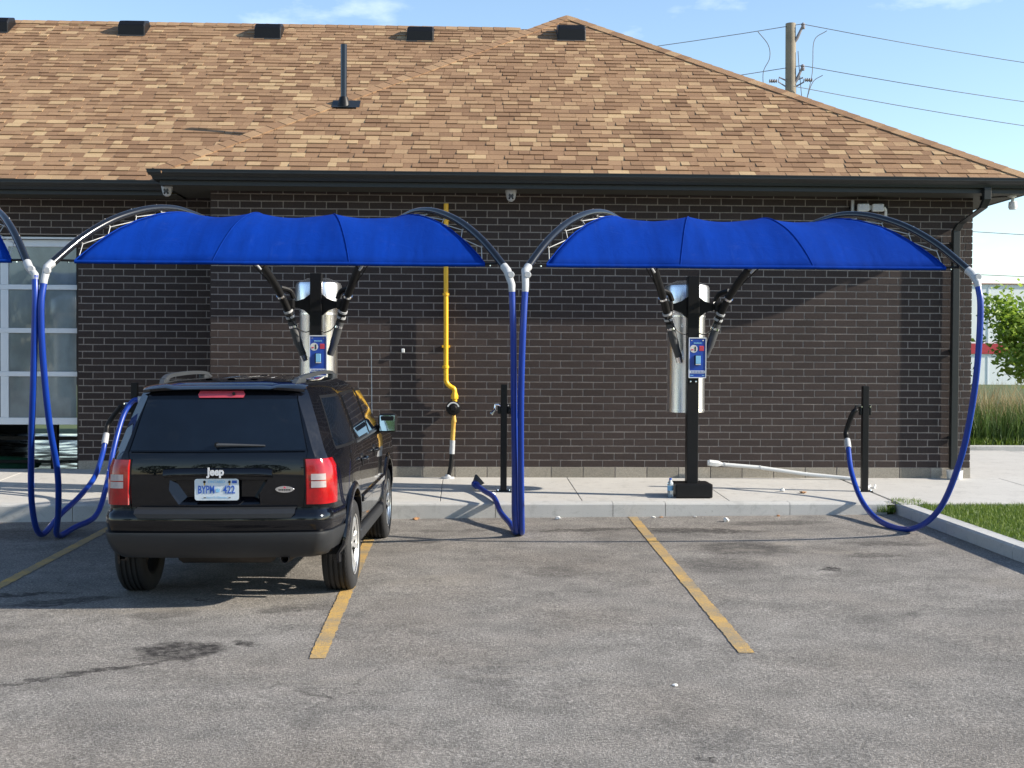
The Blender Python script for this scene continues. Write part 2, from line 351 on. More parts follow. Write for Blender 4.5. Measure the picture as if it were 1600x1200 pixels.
def boolean_cut(me, cutter):
    a = bpy.data.objects.new('a', me); b = bpy.data.objects.new('b', cutter); COL.objects.link(a); COL.objects.link(b)
    md = a.modifiers.new('b', 'BOOLEAN'); md.operation = 'DIFFERENCE'; md.object = b; md.solver = 'EXACT'; md.use_self = True
    dg = bpy.context.evaluated_depsgraph_get(); dg.update(); r = bpy.data.meshes.new_from_object(a.evaluated_get(dg))
    bpy.data.objects.remove(a); bpy.data.objects.remove(b); return r

# ================================================================== SETTING
# asphalt
b = MB(); xs = [-80, -20, -9, -6, -3, 0, 3, 5.2, 20, 80]; ys = [-120, -30, -20, -12, -8, -5, -2.22]
b.grid([[(x, y, az(x, y)) for x in xs] for y in ys]); struct(b.build('asphalt', 'asphalt'))
# earth sheet behind and beside
b = MB(); b.box(-400, 400, -2.1, 900, -1.2, -.16); struct(b.build('ground', 'turf'))
# parking lines
def pline(x0, y0, x1, y1, w=.098):
    b = MB(); n = 160; rows = []
    for i in range(n+1):
        t = i/n; x = x0+(x1-x0)*t; y = y0+(y1-y0)*t
        j0, j1 = random.gauss(0, .0035), random.gauss(0, .0035); rows.append([(x-w/2+j0, y, az(x, y)+.004), (x+w/2+j1, y, az(x, y)+.004)])
    b.grid(rows); return struct(b.build('parking_line', 'line'))
pline(-3.62, -2.27, -3.57, -8.4); pline(-.91, -2.27, -.858, -8.44); pline(1.83, -2.27, 1.70, -8.44)

# sidewalk with its slabs
KY = -2.25
b = MB(); xs = [-30, -9, -6, -4, -2, 0, 2, 4, 4.72]; b.grid([[(x, y, wk(x, y)-.02) for x in xs] for y in (KY+.01, -1.1, 0, .9)])
walk = struct(b.build('sidewalk', 'kerbc'))
def slab(x0, x1, y0, y1, parent, name='slab', mat='concrete', zf=wk, th=.08, g=.004):
    b = MB(); t = [(x0+g, y0+g), (x1-g, y0+g), (x1-g, y1-g), (x0+g, y1-g)]
    b.add([(x, y, zf(x, y)-th) for x, y in t]+[(x, y, zf(x, y)) for x, y in t], [(0, 3, 2, 1), (4, 5, 6, 7), (0, 1, 5, 4), (1, 2, 6, 5), (2, 3, 7, 6), (3, 0, 4, 7)])
    return b.build(name, mat, parent, bevel=.004)
jx = [-9.0, -7.3, -5.6, -3.55, -1.95, -.25, 1.3, 2.92, 4.72]
for i in range(len(jx)-1):
    slab(jx[i], jx[i+1], KY+.16, 0.0 if jx[i] >= -3.2 else (.0 if jx[i] > -3.2 else .82), walk)
# kerb stones: along the pavement
kerb = struct(MB().box(-30, 4.62, KY+.03, KY+.12, -.75, -.30).build('kerb', 'kerbc'))
kx = [-9, -7.4, -5.9, -4.15, -2.6, -1.1, .35, 1.62, 2.19, 3.55, 4.62]
for i in range(len(kx)-1):
    x0, x1 = kx[i]+.003, kx[i+1]-.003; b = MB()
    pr = lambda x: [(KY, az(x, KY)-.2), (KY, wk(x, KY)-.022), (KY+.008, wk(x, KY)-.007), (KY+.025, wk(x, KY)), (KY+.156, wk(x, KY+.15)), (KY+.156, -.45)]
    b.grid([[(x, y, z) for y, z in pr(x)] for x in (x0, x1)], True)
    b.f += [tuple(reversed(range(6))), tuple(range(6, 12))]; b.mi += [0, 0]; b.build('kerb_stone', 'kerbc', kerb)
# right-hand kerb running towards the camera
rk = struct(MB().box(4.78, 4.86, -30, -2.3, -.8, -.35).build('lawn_kerb', 'kerbc'))
kyy = [-2.22, -3.7, -5.2, -6.7, -8.2, -11, -16]
for i in range(len(kyy)-1):
    y0, y1 = kyy[i]-.004, kyy[i+1]+.004; b = MB()
    tz = lambda y: -.07+.006*(y+2.2)
    pr = lambda y: [(4.71, az(4.7, y)-.25), (4.725, tz(y)-.02), (4.74, tz(y)), (4.885, tz(y)), (4.90, tz(y)-.02), (4.90, -.6)]
    b.grid([[(x, y, z) for x, z in pr(y)] for y in (y0, y1)], True)
    b.f += [tuple(reversed(range(6))), tuple(range(6, 12))]; b.mi += [0, 0]; b.build('kerb_stone', 'kerbc', rk)
# concrete apron to the right of the building
apz = lambda x, y: .028*max(y, -2.3) if y < 0 else -.006*y
ap = struct(MB().box(4.74, 40, -2.3, 6.6, -.5, -.14).build('concrete_apron', 'kerbc'))
for x0, x1, y0, y1 in [(4.745, 6.8, -2.32, 0), (6.8, 8.6, -2.36, 0), (8.6, 10.6, -2.36, 0), (10.6, 14, -2.36, 0), (6.45, 8.6, 0, 2.6), (8.6, 10.6, 0, 2.6), (10.6, 14, 0, 2.6), (6.45, 9.2, 2.6, 5.4), (9.2, 12, 2.6, 5.2), (12, 16, 2.6, 5.0)]:
    slab(x0, x1, y0, y1, ap, zf=apz)
# far kerb in front of the tall grass
fk = struct(MB().box(7.0, 16, 5.55, 5.6, -.4, -.08).build('bed_kerb', 'kerbc'))
for i in range(5):
    b = MB(); b.box(6.6+i*1.9, 6.6+i*1.9+1.89, 5.62-.06*i, 5.8-.06*i, -.3, .035); b.build('kerb_stone', 'kerbc', fk, bevel=.012)
MB().box(6.5, 30, 5.82, 30, -.3, -.02).build('planting_soil', 'soil')['kind'] = 'structure'
# lawn
lz = lambda x, y: -.085+.004*(y+2.2)
b = MB(); b.grid([[(x, y, lz(x, y)) for x in (4.9, 6, 8, 12, 45)] for y in (-60, -14, -8, -5, -2.37)]); struct(b.build('lawn_soil', 'turf'))

def blades(name, mat, n, area, hfun, w, zf, label, lean=.5, cat='grass', seg=2, tr=(0, 1)):
    x0, x1, y0, y1 = area; X = rng.uniform(x0, x1, n); Y = rng.uniform(y0, y1, n)
    vs = np.zeros((n, 2*seg+1, 3), np.float32); H = np.array([hfun() for _ in range(n)]); A = rng.uniform(0, 2*np.pi, n); LN = rng.uniform(0, lean, n)*H; WA = rng.uniform(0, np.pi, n)
    Z = np.array([zf(x, y) for x, y in zip(X, Y)])
    for k in range(seg+1):
        t = k/seg; cx = X+np.cos(A)*LN*t*t; cy = Y+np.sin(A)*LN*t*t; cz = Z+H*t*(1-.15*t)
        ww = w*(1-t)*.5
        if k < seg:
            for j, sg in ((0, -1), (1, 1)):
                vs[:, 2*k+j, 0] = cx+sg*ww*np.cos(WA); vs[:, 2*k+j, 1] = cy+sg*ww*np.sin(WA); vs[:, 2*k+j, 2] = cz
        else: vs[:, 2*seg, 0] = cx; vs[:, 2*seg, 1] = cy; vs[:, 2*seg, 2] = cz
    m = 2*seg+1; base = np.arange(n)*m; F = []
    tri = []
    for k in range(seg-1): tri += [(2*k, 2*k+1, 2*k+3), (2*k, 2*k+3, 2*k+2)]
    tri.append((2*seg-2, 2*seg-1, 2*seg))
    F = (base[:, None, None]+np.array(tri)[None]).reshape(-1, 3)
    me = bpy.data.meshes.new(name); me.vertices.add(n*m); me.vertices.foreach_set('co', vs.ravel()); nf = len(F)
    me.loops.add(nf*3); me.loops.foreach_set('vertex_index', F.ravel().astype(np.int32)); me.polygons.add(nf)
    me.polygons.foreach_set('loop_start', np.arange(0, nf*3, 3, dtype=np.int32))
    at = me.attributes.new('tint', 'FLOAT_COLOR', 'POINT'); a = np.ones((n*m, 4), np.float32); a[:, 0] = np.repeat(rng.uniform(*tr, n), m); at.data.foreach_set('color', a.ravel())
    me.materials.append(MT[mat]); me.update(calc_edges=True); me.validate(); o = link(name, me, None, 0, 'stuff'); tag(o, label, cat); return o

# ================================================================== BUILDING
BLD = thing('car_wash_building', 'dark brown brick car wash building with tan shingle hip roof', 'building', (1.6, 0, 0))
BLD_INV = Matrix.Translation((-1.6, 0, 0))
def bpart(o):                       # keep world coordinates while parented to the building
    o.parent = BLD; o.matrix_parent_inverse = BLD_INV; return o
BH, BL, JT = .077, .255, .012
def courses(u0, u1, z0, z1, hdr0=False, hdr1=False, hole=None):
    out = []; r = 0; z = z0
    while z+BH <= z1+.03:
        zt = min(z+BH, z1); u = u0; first = True; shift = random.uniform(-.012, .012)
        rects = []
        end = u1
        if hdr0 and r % 2 == 0: rects.append((u0, u0+.09)); u = u0+.10
        elif r % 2 == 0 or hdr0: pass
        else: rects.append((u0, u0+.123+shift)); u = u0+.133+shift
        if hdr0 and r % 2 == 1: rects.append((u0, u0+.224)); u = u0+.234
        tail = None
        if hdr1 and r % 2 == 1: tail = (u1-.09, u1); end = u1-.10
        while u < end-.02:
            e = u+BL*random.uniform(.99, 1.008)
            if e > end-.06: e = end
            rects.append((u, e)); u = e+JT
        if tail: rects.append(tail)
        for a, c in rects:
            if hole and z+BH*.5 < hole[2]:
                if a < hole[0] < c: c = hole[0]-.0
                if a < hole[1] < c: a = hole[1]
                if a >= hole[0]-.01 and c <= hole[1]+.01: continue
            if c-a > .02: out.append((a, c, z, zt))
        z += BH+JT; r += 1
    return out
def brick_into(b, rc, mp, d=.012):
    a, c, z0, z1 = rc; j = lambda: random.uniform(-.0018, .0018); o = random.uniform(-.0010, .0008)
    q = [(a+j(), z0+j()), (c+j(), z0+j()), (c+j(), z1+j()), (a+j(), z1+j())]
    e = .0018; ins = [(a+e, z0+e), (c-e, z0+e), (c-e, z1-e), (a+e, z1-e)]
    vs = [mp(u, z, o-.0) for u, z in ins]+[mp(u, z, o+e) for u, z in q]+[mp(u, z, d) for u, z in q]
    fs = [(0, 1, 2, 3)]+[(i, i+4, (i+1) % 4+4, (i+1) % 4) for i in range(4)]+[(i+4, i+8, (i+1) % 4+8, (i+1) % 4+4) for i in range(4)]
    b.add(vs, fs, min(1, max(0, random.gauss(.5, .13))))
FZ = .135; WT = 3.60
def wall_thing(name, base, rects, mp, singles=0, focus=None, label=None):
    w = bpart(base)
    if label: w['label'] = label
    rects = list(rects); one = []
    if singles:
        full = [r for r in rects if abs(r[1]-r[0]-BL) < .012 and abs(r[3]-r[2]-BH) < .002]
        full.sort(key=lambda r: ((r[0]+r[1])/2-focus[0])**2+((r[2]+r[3])/2-focus[1])**2*1.6); one = full[:singles]; so = set(one); rects = [r for r in rects if r not in so]
    b = MB()
    for r in rects: brick_into(b, r, mp)
    o = b.build('brickwork', 'brick', w, fix=False, kind='stuff')
    if singles:
        var = []
        for k in range(14):
            bb = MB(); brick_into(bb, (-BL/2, BL/2, -BH/2, BH/2), lambda u, z, h: (u, h, z)); var.append(bb.mesh('brick', 'brick', None, False))
        for r in one:
            q = link('brick', random.choice(var), w); q.location = ((r[0]+r[1])/2, 0, (r[2]+r[3])/2)
    return w
# main wall (faces the camera), side wall, bay wall
mw = MB().box(-3.13, 6.42, .0042, .30, 0, WT).build('front_wall', 'mortar')
wall_thing('front_wall', mw, courses(-3.14, 6.43, FZ, WT, True, True), lambda u, z, h: (u, h, z), 300, (1.9, 1.15))
sw = MB().box(-3.128, -2.9, .30, 1.0, 0, WT).build('return_wall', 'mortar')
sw.data.transform(Matrix.Translation((-.0, 0, 0)))
wall_thing('return_wall', sw, courses(.012, .80, FZ, WT), lambda u, z, h: (-3.14+h, u, z))
rw = MB().box(6.1, 6.418, .30, 11.3, 0, WT).build('end_wall', 'mortar')
wall_thing('end_wall', rw, courses(.012, 11.3, FZ, WT), lambda u, z, h: (6.43-h, u, z))
DX0, DX1, DT = -9.4, -5.0, 3.06
bw = MB().box(DX1+.01, -3.12, .8042, 1.05, 0, WT).box(-30, DX0, .8042, 1.05, 0, WT).box(DX0-.01, DX1+.02, .8045, 1.04, DT, WT-.002).build('bay_wall', 'mortar')
wall_thing('bay_wall', bw, courses(-12, -3.14, FZ, WT, False, False, (DX0, DX1, DT)), lambda u, z, h: (u, .8+h, z))
# door jamb return
MB().box(DX1-.012, DX1+.009, .813, 1.05, 0, DT-.001).build('door_jamb', 'brick', bw)
# foundation blocks
fb = bpart(MB().box(-3.11, 6.40, .02, .25, -.4, FZ-.012).build('foundation', 'mortar'))
x = -3.135; i = 0
while x < 6.42:
    e = min(x+(.21 if i == 0 else .392), 6.425); b = MB(); b.box(x+.002, e, -.004, .05, -.3, FZ-.006, random.random()); b.build('foundation_block', 'block', fb, bevel=.004); x = e+.010; i += 1
fb2 = bpart(MB().box(-5.0, -3.15, .815, 1.0, -.4, FZ-.012).build('foundation', 'mortar'))
for x in (-4.995, -4.60, -4.20, -3.80, -3.40): b = MB(); b.box(x, min(x+.39, -3.145), .794, .85, -.3, FZ-.006, random.random()); b.build('foundation_block', 'block', fb2, bevel=.004)
MB().box(-3.146, -3.12, -.002, .79, -.3, FZ-.006).build('foundation_block', 'block', fb2)
MB().box(6.40, 6.434, -.002, 11, -.3, FZ-.006).build('foundation_block', 'block', fb)

# ---- roof
TS = .62; TH = math.atan(TS)
EW = (-.55, 3.72); EM = (.25, 3.70); XL, XR = -3.69, 6.98; AX = (XL+XR)/2; HW = (XR-XL)/2; AY = EW[0]+HW; AZ = EW[1]+HW*TS; RY = 5.62; RZ = EM[1]+(RY-EM[0])*TS
RZ = max(RZ, AZ-.02)
roof = MB()
roof.add([(XL, EW[0], EW[1]-.02), (XR, EW[0], EW[1]-.02), (AX, AY, AZ-.02)], [(0, 1, 2)])
roof.add([(XR, EW[0], EW[1]-.021), (XR, 12, EW[1]-.021), (AX, 6.6, AZ-.021), (AX, AY, AZ-.021)], [(0, 1, 2, 3)])
roof.add([(-40, EM[0], EM[1]-.02), (XL+.9, EM[0], EM[1]-.02), (AX, RY, RZ-.02), (-40, RY, RZ-.02)], [(0, 1, 2, 3)])
roof.add([(XL, EW[0], EW[1]-.022), (XL, EM[0]+.0, EW[1]-.022), (XL+.82, EM[0]+.05, EW[1]-.01), (AX, AY+.8, AZ-.03), (AX, AY, AZ-.022)], [(0, 1, 2, 3, 4)])
roof.add([(-40, RY, RZ-.021), (AX, RY, RZ-.021), (XR, 12, EW[1]), (-40, 12, EW[1])], [(0, 1, 2, 3)])
roof = bpart(roof.build('roof', 'shingle', fix=False))
def slope_pt(u, v, h, e): return (u, e[0]+v*math.cos(TH)-h*math.sin(TH), e[1]+v*math.sin(TH)+h*math.cos(TH))
EXPO = .143; GL = HW/math.cos(TH)
def tab_verts(q, e, th):
    (ua0, ub0, v0), (ua1, ub1, v1) = q
    return [slope_pt(ua0, v0, 0, e), slope_pt(ub0, v0, 0, e), slope_pt(ub0, v0, th, e), slope_pt(ua0, v0, th, e), slope_pt(ub1, v1, .004, e), slope_pt(ua1, v1, .004, e)]
TABF = [(0, 1, 2, 3), (3, 2, 4, 5), (0, 3, 5), (1, 4, 2)]
def tint_tab():
    r = random.random()
    return random.uniform(.74, 1) if r < .17 else (random.uniform(.45, .75) if r < .50 else random.uniform(.02, .5))
def tile_slope(e, left, right, vmax, lim):
    """rows of shingle tabs; left(v), right(v) bound the slope"""
    out = []; r = 0; v = -.03
    while v < vmax-.02:
        v1 = min(v+EXPO+.012, vmax); u = left(v)-random.uniform(0, .25); hi = right(v)
        while u < hi:
            w = random.choice([.11, .14, .17, .20, .23, .26]); a, c = u, u+w; u += w
            q = []
            for vv in (v, v1):
                la, ra = left(max(vv, 0)), right(max(vv, 0)); q.append((min(max(a, la), ra), min(max(c-.004, la), ra), vv))
            sk = random.uniform(-.008, .008)
            if q[0][1]-q[0][0] > .015 and q[1][1] >= q[1][0]: out.append((r, q, random.choice([.008, .014, .020])))
        v += EXPO; r += 1
    return out
b = MB(); n1 = 0
tw = tile_slope(EW, lambda v: XL+v*math.cos(TH), lambda v: XR-v*math.cos(TH), GL-.05, 0)
for r, q, th in tw:
    if n1 < 300 and r < 8:
        n1 += 1; bb = MB(); bb.add(tab_verts(q, EW, th), TABF, tint_tab()); bb.build('shingle', 'shingle', roof, fix=False)
    else: b.add(tab_verts(q, EW, th), TABF, tint_tab())
tm = tile_slope(EM, lambda v: -12.0, lambda v: XL+.80+v*math.cos(TH) if v > 0 else XL+.8, (RY-EM[0])/math.cos(TH)-.03, 0)
for r, q, th in tm: b.add(tab_verts(q, EM, th), TABF, tint_tab())
b.build('shingle_field', 'shingle', roof, fix=False, kind='stuff')
# hip and ridge caps
def caps(p0, p1, na, nb, w=.15, step=.20):
    p0, p1 = Vector(p0), Vector(p1); d = (p1-p0); Ln = d.length; d.normalize(); n = int(Ln/step)
    na, nb = Vector(na).normalized(), Vector(nb).normalized(); upv = (na+nb).normalized()
    sa = d.cross(na).normalized(); sb = d.cross(nb).normalized()
    if sa.dot(upv) > 0: sa = -sa
    if sb.dot(upv) > 0: sb = -sb
    if (sa-sb).length < .2: sb = -sb
    for i in range(n):
        a = p0+d*(i*step-.02); c = p0+d*((i+1)*step+.03); bb = MB(); o0 = upv*.028; o1 = upv*.021
        vs = [a+o0, a+sa*w+na*.026, a+sb*w+nb*.026, c+o1, c+sa*w+na*.020, c+sb*w+nb*.020, a-upv*.0, a+sa*w, a+sb*w]
        bb.add(vs, [(0, 3, 4, 1), (0, 2, 5, 3), (0, 1, 7, 6), (0, 6, 8, 2), (1, 4, 7), (2, 8, 5)], random.uniform(.15, .8)); bb.build('ridge_cap', 'shingle', roof, fix=False)
NF = (0, -TS, 1); NR = (TS, 0, 1); NL = (-TS, 0, 1); NB = (0, TS, 1)
caps((XR, EW[0], EW[1]), (AX, AY, AZ), NF, NR); caps((XL, EW[0], EW[1]), (AX, AY, AZ), NF, NL)
caps((-9.5, RY, RZ), (AX-.7, RY, RZ), NF, NB)
# vents on the roof
for (vx, vy, e) in [(-7.6, 5.12, EM), (-5.40, 5.07, EM), (-3.20, 5.02, EM), (-.73, 5.0, EM), (1.64, 3.74, EW)]:
    zz = e[1]+(vy-e[0])*TS; b = MB()
    pr = [(-.03, -.04), (-.03, .17), (.04, .25), (.34, .33), (.40, .26), (.40, .0)]
    hw = .195
    rows = []
    for sx, k in ((-1, .86), (-1, 1), (1, 1), (1, .86)):
        rows.append([(vx+sx*hw*(1 if k == 1 else 1.0)+(0 if k == 1 else sx*.02), vy+y_*(1 if k == 1 else .9), zz+z_*k) for y_, z_ in pr])
    b.grid(rows, True); b.f += [tuple(range(6)), tuple(range(18, 24))]; b.mi += [0, 0]
    v = b.build('roof_vent', 'black', roof, bevel=.012)
    b = MB(); b.add([slope_pt(vx+sx, (vy-e[0])/math.cos(TH)+sv, .018, e) for sx, sv in ((-.22, -.06), (.22, -.06), (.22, .5), (-.22, .5))], [(0, 1, 2, 3)]); b.build('vent_flange', 'greyrub', roof)
# plumbing stack
sx_, sy_, sz_ = -1.62, 1.28, 4.855
st = MB(); st.tube([(sx_-.0, sy_, sz_-.1), (sx_, sy_, sz_+.82)], .043, 14); st = st.build('vent_pipe', 'boom', roof, 40)
MB().tube([(sx_, sy_, sz_-.12), (sx_, sy_, sz_+.04), (sx_, sy_, sz_+.12)], [.10, .08, .055], 14).build('pipe_boot', 'black', roof, 40)
b = MB(); b.add([slope_pt(sx_+a, (sy_-EW[0])/math.cos(TH)+c, .03, EW) for a, c in ((-.15, -.12), (.22, -.12), (.22, .14), (-.15, .14))], [(0, 1, 2, 3)]); b.build('pipe_flashing', 'trim', roof)

# ---- gutters, fascia, soffit
def sweep(path, prof):
    rows = []
    for i, (x, y) in enumerate(path):
        ns = []
        for k in (i-1, i):
            if 0 <= k < len(path)-1:
                d = Vector((path[k+1][0]-x if k == i else x-path[k][0], path[k+1][1]-y if k == i else y-path[k][1])).normalized(); ns.append(Vector((d.y, -d.x)))
        nn = ns[0] if len(ns) == 1 else (ns[0]+ns[1])/(1+ns[0].dot(ns[1]))
        rows.append([(x+nn.x*o, y+nn.y*o, z) for o, z in prof])
    b = MB(); b.grid(rows, True); m = len(prof); b.f += [tuple(range(m)), tuple(range((len(path)-1)*m, len(path)*m))]; b.mi += [0, 0]; return b
GZ = 3.715
gp = [(0, GZ-.005), (0, GZ-.118), (.065, GZ-.118), (.072, GZ-.088), (.082, GZ-.075), (.105, GZ-.058), (.122, GZ-.04), (.122, GZ-.014), (.130, GZ-.012), (.130, GZ), (.118, GZ)]
wing = [(-3.64, .26), (-3.64, -.525), (6.94, -.525), (6.94, 11.5)]
bpart(sweep(wing, gp).build('gutter', 'trim')); bpart(sweep(wing, [(-.002, GZ-.01), (-.03, GZ-.01), (-.03, GZ-.175), (-.002, GZ-.175)]).build('fascia', 'trim'))
gz2 = -.03; main = [(-30, .275), (-3.70, .275)]
bpart(sweep(main, [(o, z+gz2) for o, z in gp]).build('gutter', 'trim')); bpart(sweep(main, [(-.002, GZ-.04), (-.03, GZ-.04), (-.03, GZ-.20), (-.002, GZ-.20)]).build('fascia', 'trim'))
SZ = 3.545
b = MB(); b.box(-3.61, 6.91, -.495, .02, SZ, SZ+.012); b.box(6.40, 6.91, .021, 11.4, SZ+.001, SZ+.013); b.box(-3.61, -3.12, .021, .84, SZ+.001, SZ+.013); b.box(-30, -3.611, .305, .84, SZ-.02, SZ-.008)
bpart(b.build('soffit', 'soffit'))
# downspout
dsp = MB()
def rect_tube(path, w, d):
    b = MB(); rows = []
    for p in path: rows.append([(p[0]-w/2, p[1]-d/2, p[2]), (p[0]+w/2, p[1]-d/2, p[2]), (p[0]+w/2, p[1]+d/2, p[2]), (p[0]-w/2, p[1]+d/2, p[2])])
    b.grid(rows, True); b.f += [(3, 2, 1, 0), tuple(range((len(path)-1)*4, len(path)*4))]; b.mi += [0, 0]; return b
ds = bpart(rect_tube([(6.37, -.565, 3.60), (6.37, -.56, 3.46), (6.35, -.50, 3.36), (6.21, -.14, 3.20), (6.185, -.075, 3.12), (6.185, -.075, .12)], .088, .085).build('downspout', 'trim', bevel=.006))
for z in (2.95, 1.6, .5): MB().box(6.13, 6.24, -.035, -.005, z, z+.035).build('strap', 'trim', ds)
bpart(MB().lathe([(.0, .0), (.085, 0), (.095, .02), (.10, .10), (.105, .115), (.085, .115), (.08, .05), (0, .05)], 24, 'Z', (6.185, -.13, -.004)).build('drain_cup', 'white', smooth=40))

# ---- overhead bay door with its panes
door = bpart(MB().box(DX0, DX1+.0, .90, .93, DT-.10, DT).build('overhead_door', 'trim'))
MB().box(DX0, DX1, .83, .87, DT-.055, DT-.03).build('door_header', 'alu', door)
DB = .60; rails = [2.955, 2.385, 1.82, 1.255, .64]; hs = [.045, .032, .032, .032, .045]
for z, h in zip(rails, hs): MB().box(DX0, DX1-.002, .895, .945, z-h, z+h).build('rail', 'alu', door, bevel=.005)
mull = [DX1-.02, -5.97, -6.95, -7.93, -8.9]
for k in range(4):
    zt, zb = rails[k]-hs[k], rails[k+1]+hs[k+1]
    for i, x in enumerate(mull):
        w = .022 if i == 0 else .05
        if i: MB().box(x-w, x+w, .897, .943, zb+.001, zt-.001).build('stile', 'alu', door)
        if i < len(mull)-1:
            MB().box(mull[i+1]+.052, x-(.03 if i == 0 else .052), .915, .922, zb+.002, zt-.002).build('pane', 'fog', door)
# inside of the wash bay, seen through the gap under the door
bpart(MB().box(-12.5, -3.5, .95, 10.5, -.30, -.10).build('bay_floor', 'wet'))
b = MB(); b.box(-3.5, -3.3, 1.06, 10.5, -.1, 3.5); b.box(-12.6, -12.4, 1.06, 10.5, -.1, 3.5); b.box(-12.4, -3.5, 10.5, 10.6, .9, 3.5); b.box(-12.4, -8.9, 10.5, 10.6, -.1, .9); b.box(-7.7, -3.5, 10.5, 10.6, -.1, .9); b.box(-12.4, -3.5, 1.06, 10.5, 3.40, 3.5)
bpart(b.build('bay_inner_wall', 'bay'))
we = thing('wash_rack', 'black wash rack with green brush inside the bay under the raised door', 'wash rack', (-5.4, 2.0, -.1))
for x in (-.33, .18):
    MB().box(x, x+.09, 0, .09, 0, 1.6).build('upright', 'black', we)
MB().box(-2.2, .27, .02, .07, .42, .47).build('crossbar', 'black', we)
MB().box(-2.2, .27, .02, .07, .10, .14).build('crossbar', 'black', we)
b = MB(); b.lathe([(0, -1.6), (.08, -1.55), (.11, -1.2), (.10, -.9), (.06, -.6), (0, -.55)], 14, 'X', (0, .3, .07)); b.build('brush', 'green', we, 50)

# ================================================================== WALL FITTINGS
def sec_cam(x, y, z, label, k=1.0):
    t = thing('security_camera', label, 'camera', (x, y, z), 'security cameras under the eave')
    MB().lathe([(0, 0), (.07*k, 0), (.07*k, -.022), (.064*k, -.04), (.058*k, -.075), (.045*k, -.115), (.02*k, -.135), (0, -.137)], 20).build('housing', 'cuff', t, 50)
    for dx in (-.02, .02): MB().lathe([(0, -.004), (.011, -.004), (.013, .006)], 12, 'Y', (dx*k, -.05*k, -.10*k)).build('lens', 'black', t, 50)
    MB().lathe([(.0, -.003), (.03, -.002), (.032, .01)], 14, 'Y', (0, -.058*k, -.065*k)).build('sensor_window', 'greyrub', t, 50)
    return t
sec_cam(-3.60, -.30, SZ+.02, 'pale dome camera under the left corner of the eave'); sec_cam(.57, -.30, SZ-.0, 'pale dome camera under the eave above the gas pipe')
t = thing('security_camera', 'white bullet camera hanging at the far right end of the soffit', 'camera', (6.80, -.32, SZ), 'security cameras under the eave')
MB().lathe([(0, 0), (.045, 0), (.045, -.02), (.02, -.03), (.02, -.07), (.048, -.085), (.052, -.15), (.04, -.175), (0, -.18)], 16).build('housing', 'white', t, 50)
t = thing('conduit_box', 'small black round junction box under the soffit beside the downspout', 'box', (6.50, -.2, SZ))
MB().lathe([(0, 0), (.06, 0), (.06, -.05), (0, -.055)], 16).build('lid', 'black', t, 50); MB().tube(cat_rom([(.05, 0, -.02), (.14, -.02, -.01), (.24, -.1, -.015)]), .008, 6).build('cable', 'black', t)
t = thing('flood_light', 'twin-head white floodlight on the wall above the right canopy', 'flood light', (5.08, 0, 3.405))
for dx in (-.095, .09):
    h = MB().box(dx-.072, dx+.072, -.16, -.10, -.055, .04).build('lamp_head', 'white', t, bevel=.012); MB().box(dx-.06, dx+.06, -.163, -.159, -.04, .028).build('lens', 'clear', h)
MB().tube([(0, -.0, 0), (0, -.10, 0)], .03, 12).build('arm', 'white', t, 40); MB().tube(cat_rom([(.17, -.12, .0), (.2, -.1, -.04), (.21, -.06, -.12)]), .018, 8).build('sensor', 'white', t, 40)
MB().tube([(-.215, -.08, .09), (-.215, -.08, -.07)], .02, 10).build('photocell', 'cuff', t, 40); MB().box(-.24, .24, -.07, -.0, -.02, .02).build('bracket', 'black', t)
tag(MB().box(-.772, -.734, -.055, 0, 1.553, 1.605).build('wall_sensor', 'white', bevel=.006), 'tiny white sensor box on the brick above the car mirror', 'sensor')
# gas line
g = thing('gas_pipe', 'yellow gas pipe with round black regulator on the brick wall', 'gas pipe', (-.22, -.1, 0))
gx = lambda x: x+.22
MB().tube(cat_rom([(gx(-.225), -.0, 3.40), (gx(-.223), 0, 2.6), (gx(-.22), 0, 1.8), (gx(-.218), 0, 1.30), (gx(-.21), 0, 1.19), (gx(-.16), 0, 1.135), (gx(-.12), -.0, 1.11), (gx(-.108), 0, 1.05), (gx(-.108), 0, .95)], 6), .030, 12).build('pipe', 'yellow', g, 50)
for z in (2.28, 1.38, 3.2): MB().lathe([(.03, -.018), (.042, -.015), (.042, .015), (.03, .018)], 14, 'Z', (gx(-.222), 0, z)).build('coupling', 'yellow', g, 40)
MB().lathe([(.028, -.05), (.045, -.045), (.045, .0), (.035, .02), (.028, .05)], 8, 'Z', (gx(-.11), 0, 1.03)).build('union', 'yellow', g, 30)
for z in (2.9, 1.62): MB().box(-.05, .05, .07, .10, z, z+.03).build('bracket', 'yellow', g)
rg = MB().lathe([(0, -.10), (.03, -.10), (.045, -.07), (.085, -.06), (.092, -.02), (.092, .02), (.05, .06), (0, .06)], 26, 'Y', (gx(-.125), 0, .87)).build('regulator', 'black', g, 35)
b = MB(); pts = [];
for k in range(13):
    a = math.pi*(.08+.84*k/12); pts.append((math.cos(a), math.sin(a)))
b.add([(gx(-.125)+.078*x, -.066, .87+.078*z) for x, z in pts]+[(gx(-.125)+.042*x, -.066, .87+.042*z) for x, z in pts], [(i, i+1, i+14, i+13) for i in range(12)]); b.build('regulator_label', 'white', rg)
MB().tube([(gx(-.118), 0, .78), (gx(-.118), 0, .70), (gx(-.122), 0, .69), (gx(-.125), 0, .60)], [.022, .035, .03, .026], 12).build('valve', 'yrust', g, 40)
MB().tube([(gx(-.125), 0, .61), (gx(-.13), 0, .52), (gx(-.135), 0, .46)], .028, 12).build('transition', 'yrust', g, 40)
MB().tube([(gx(-.133), 0, .47), (gx(-.14), 0, .30)], .034, 12).build('sleeve_tag', 'cuff', g, 40)
MB().tube(cat_rom([(gx(-.14), 0, .31), (gx(-.155), 0, .15), (gx(-.19), -.0, -.02)]), .027, 12).build('riser', 'black', g, 40)
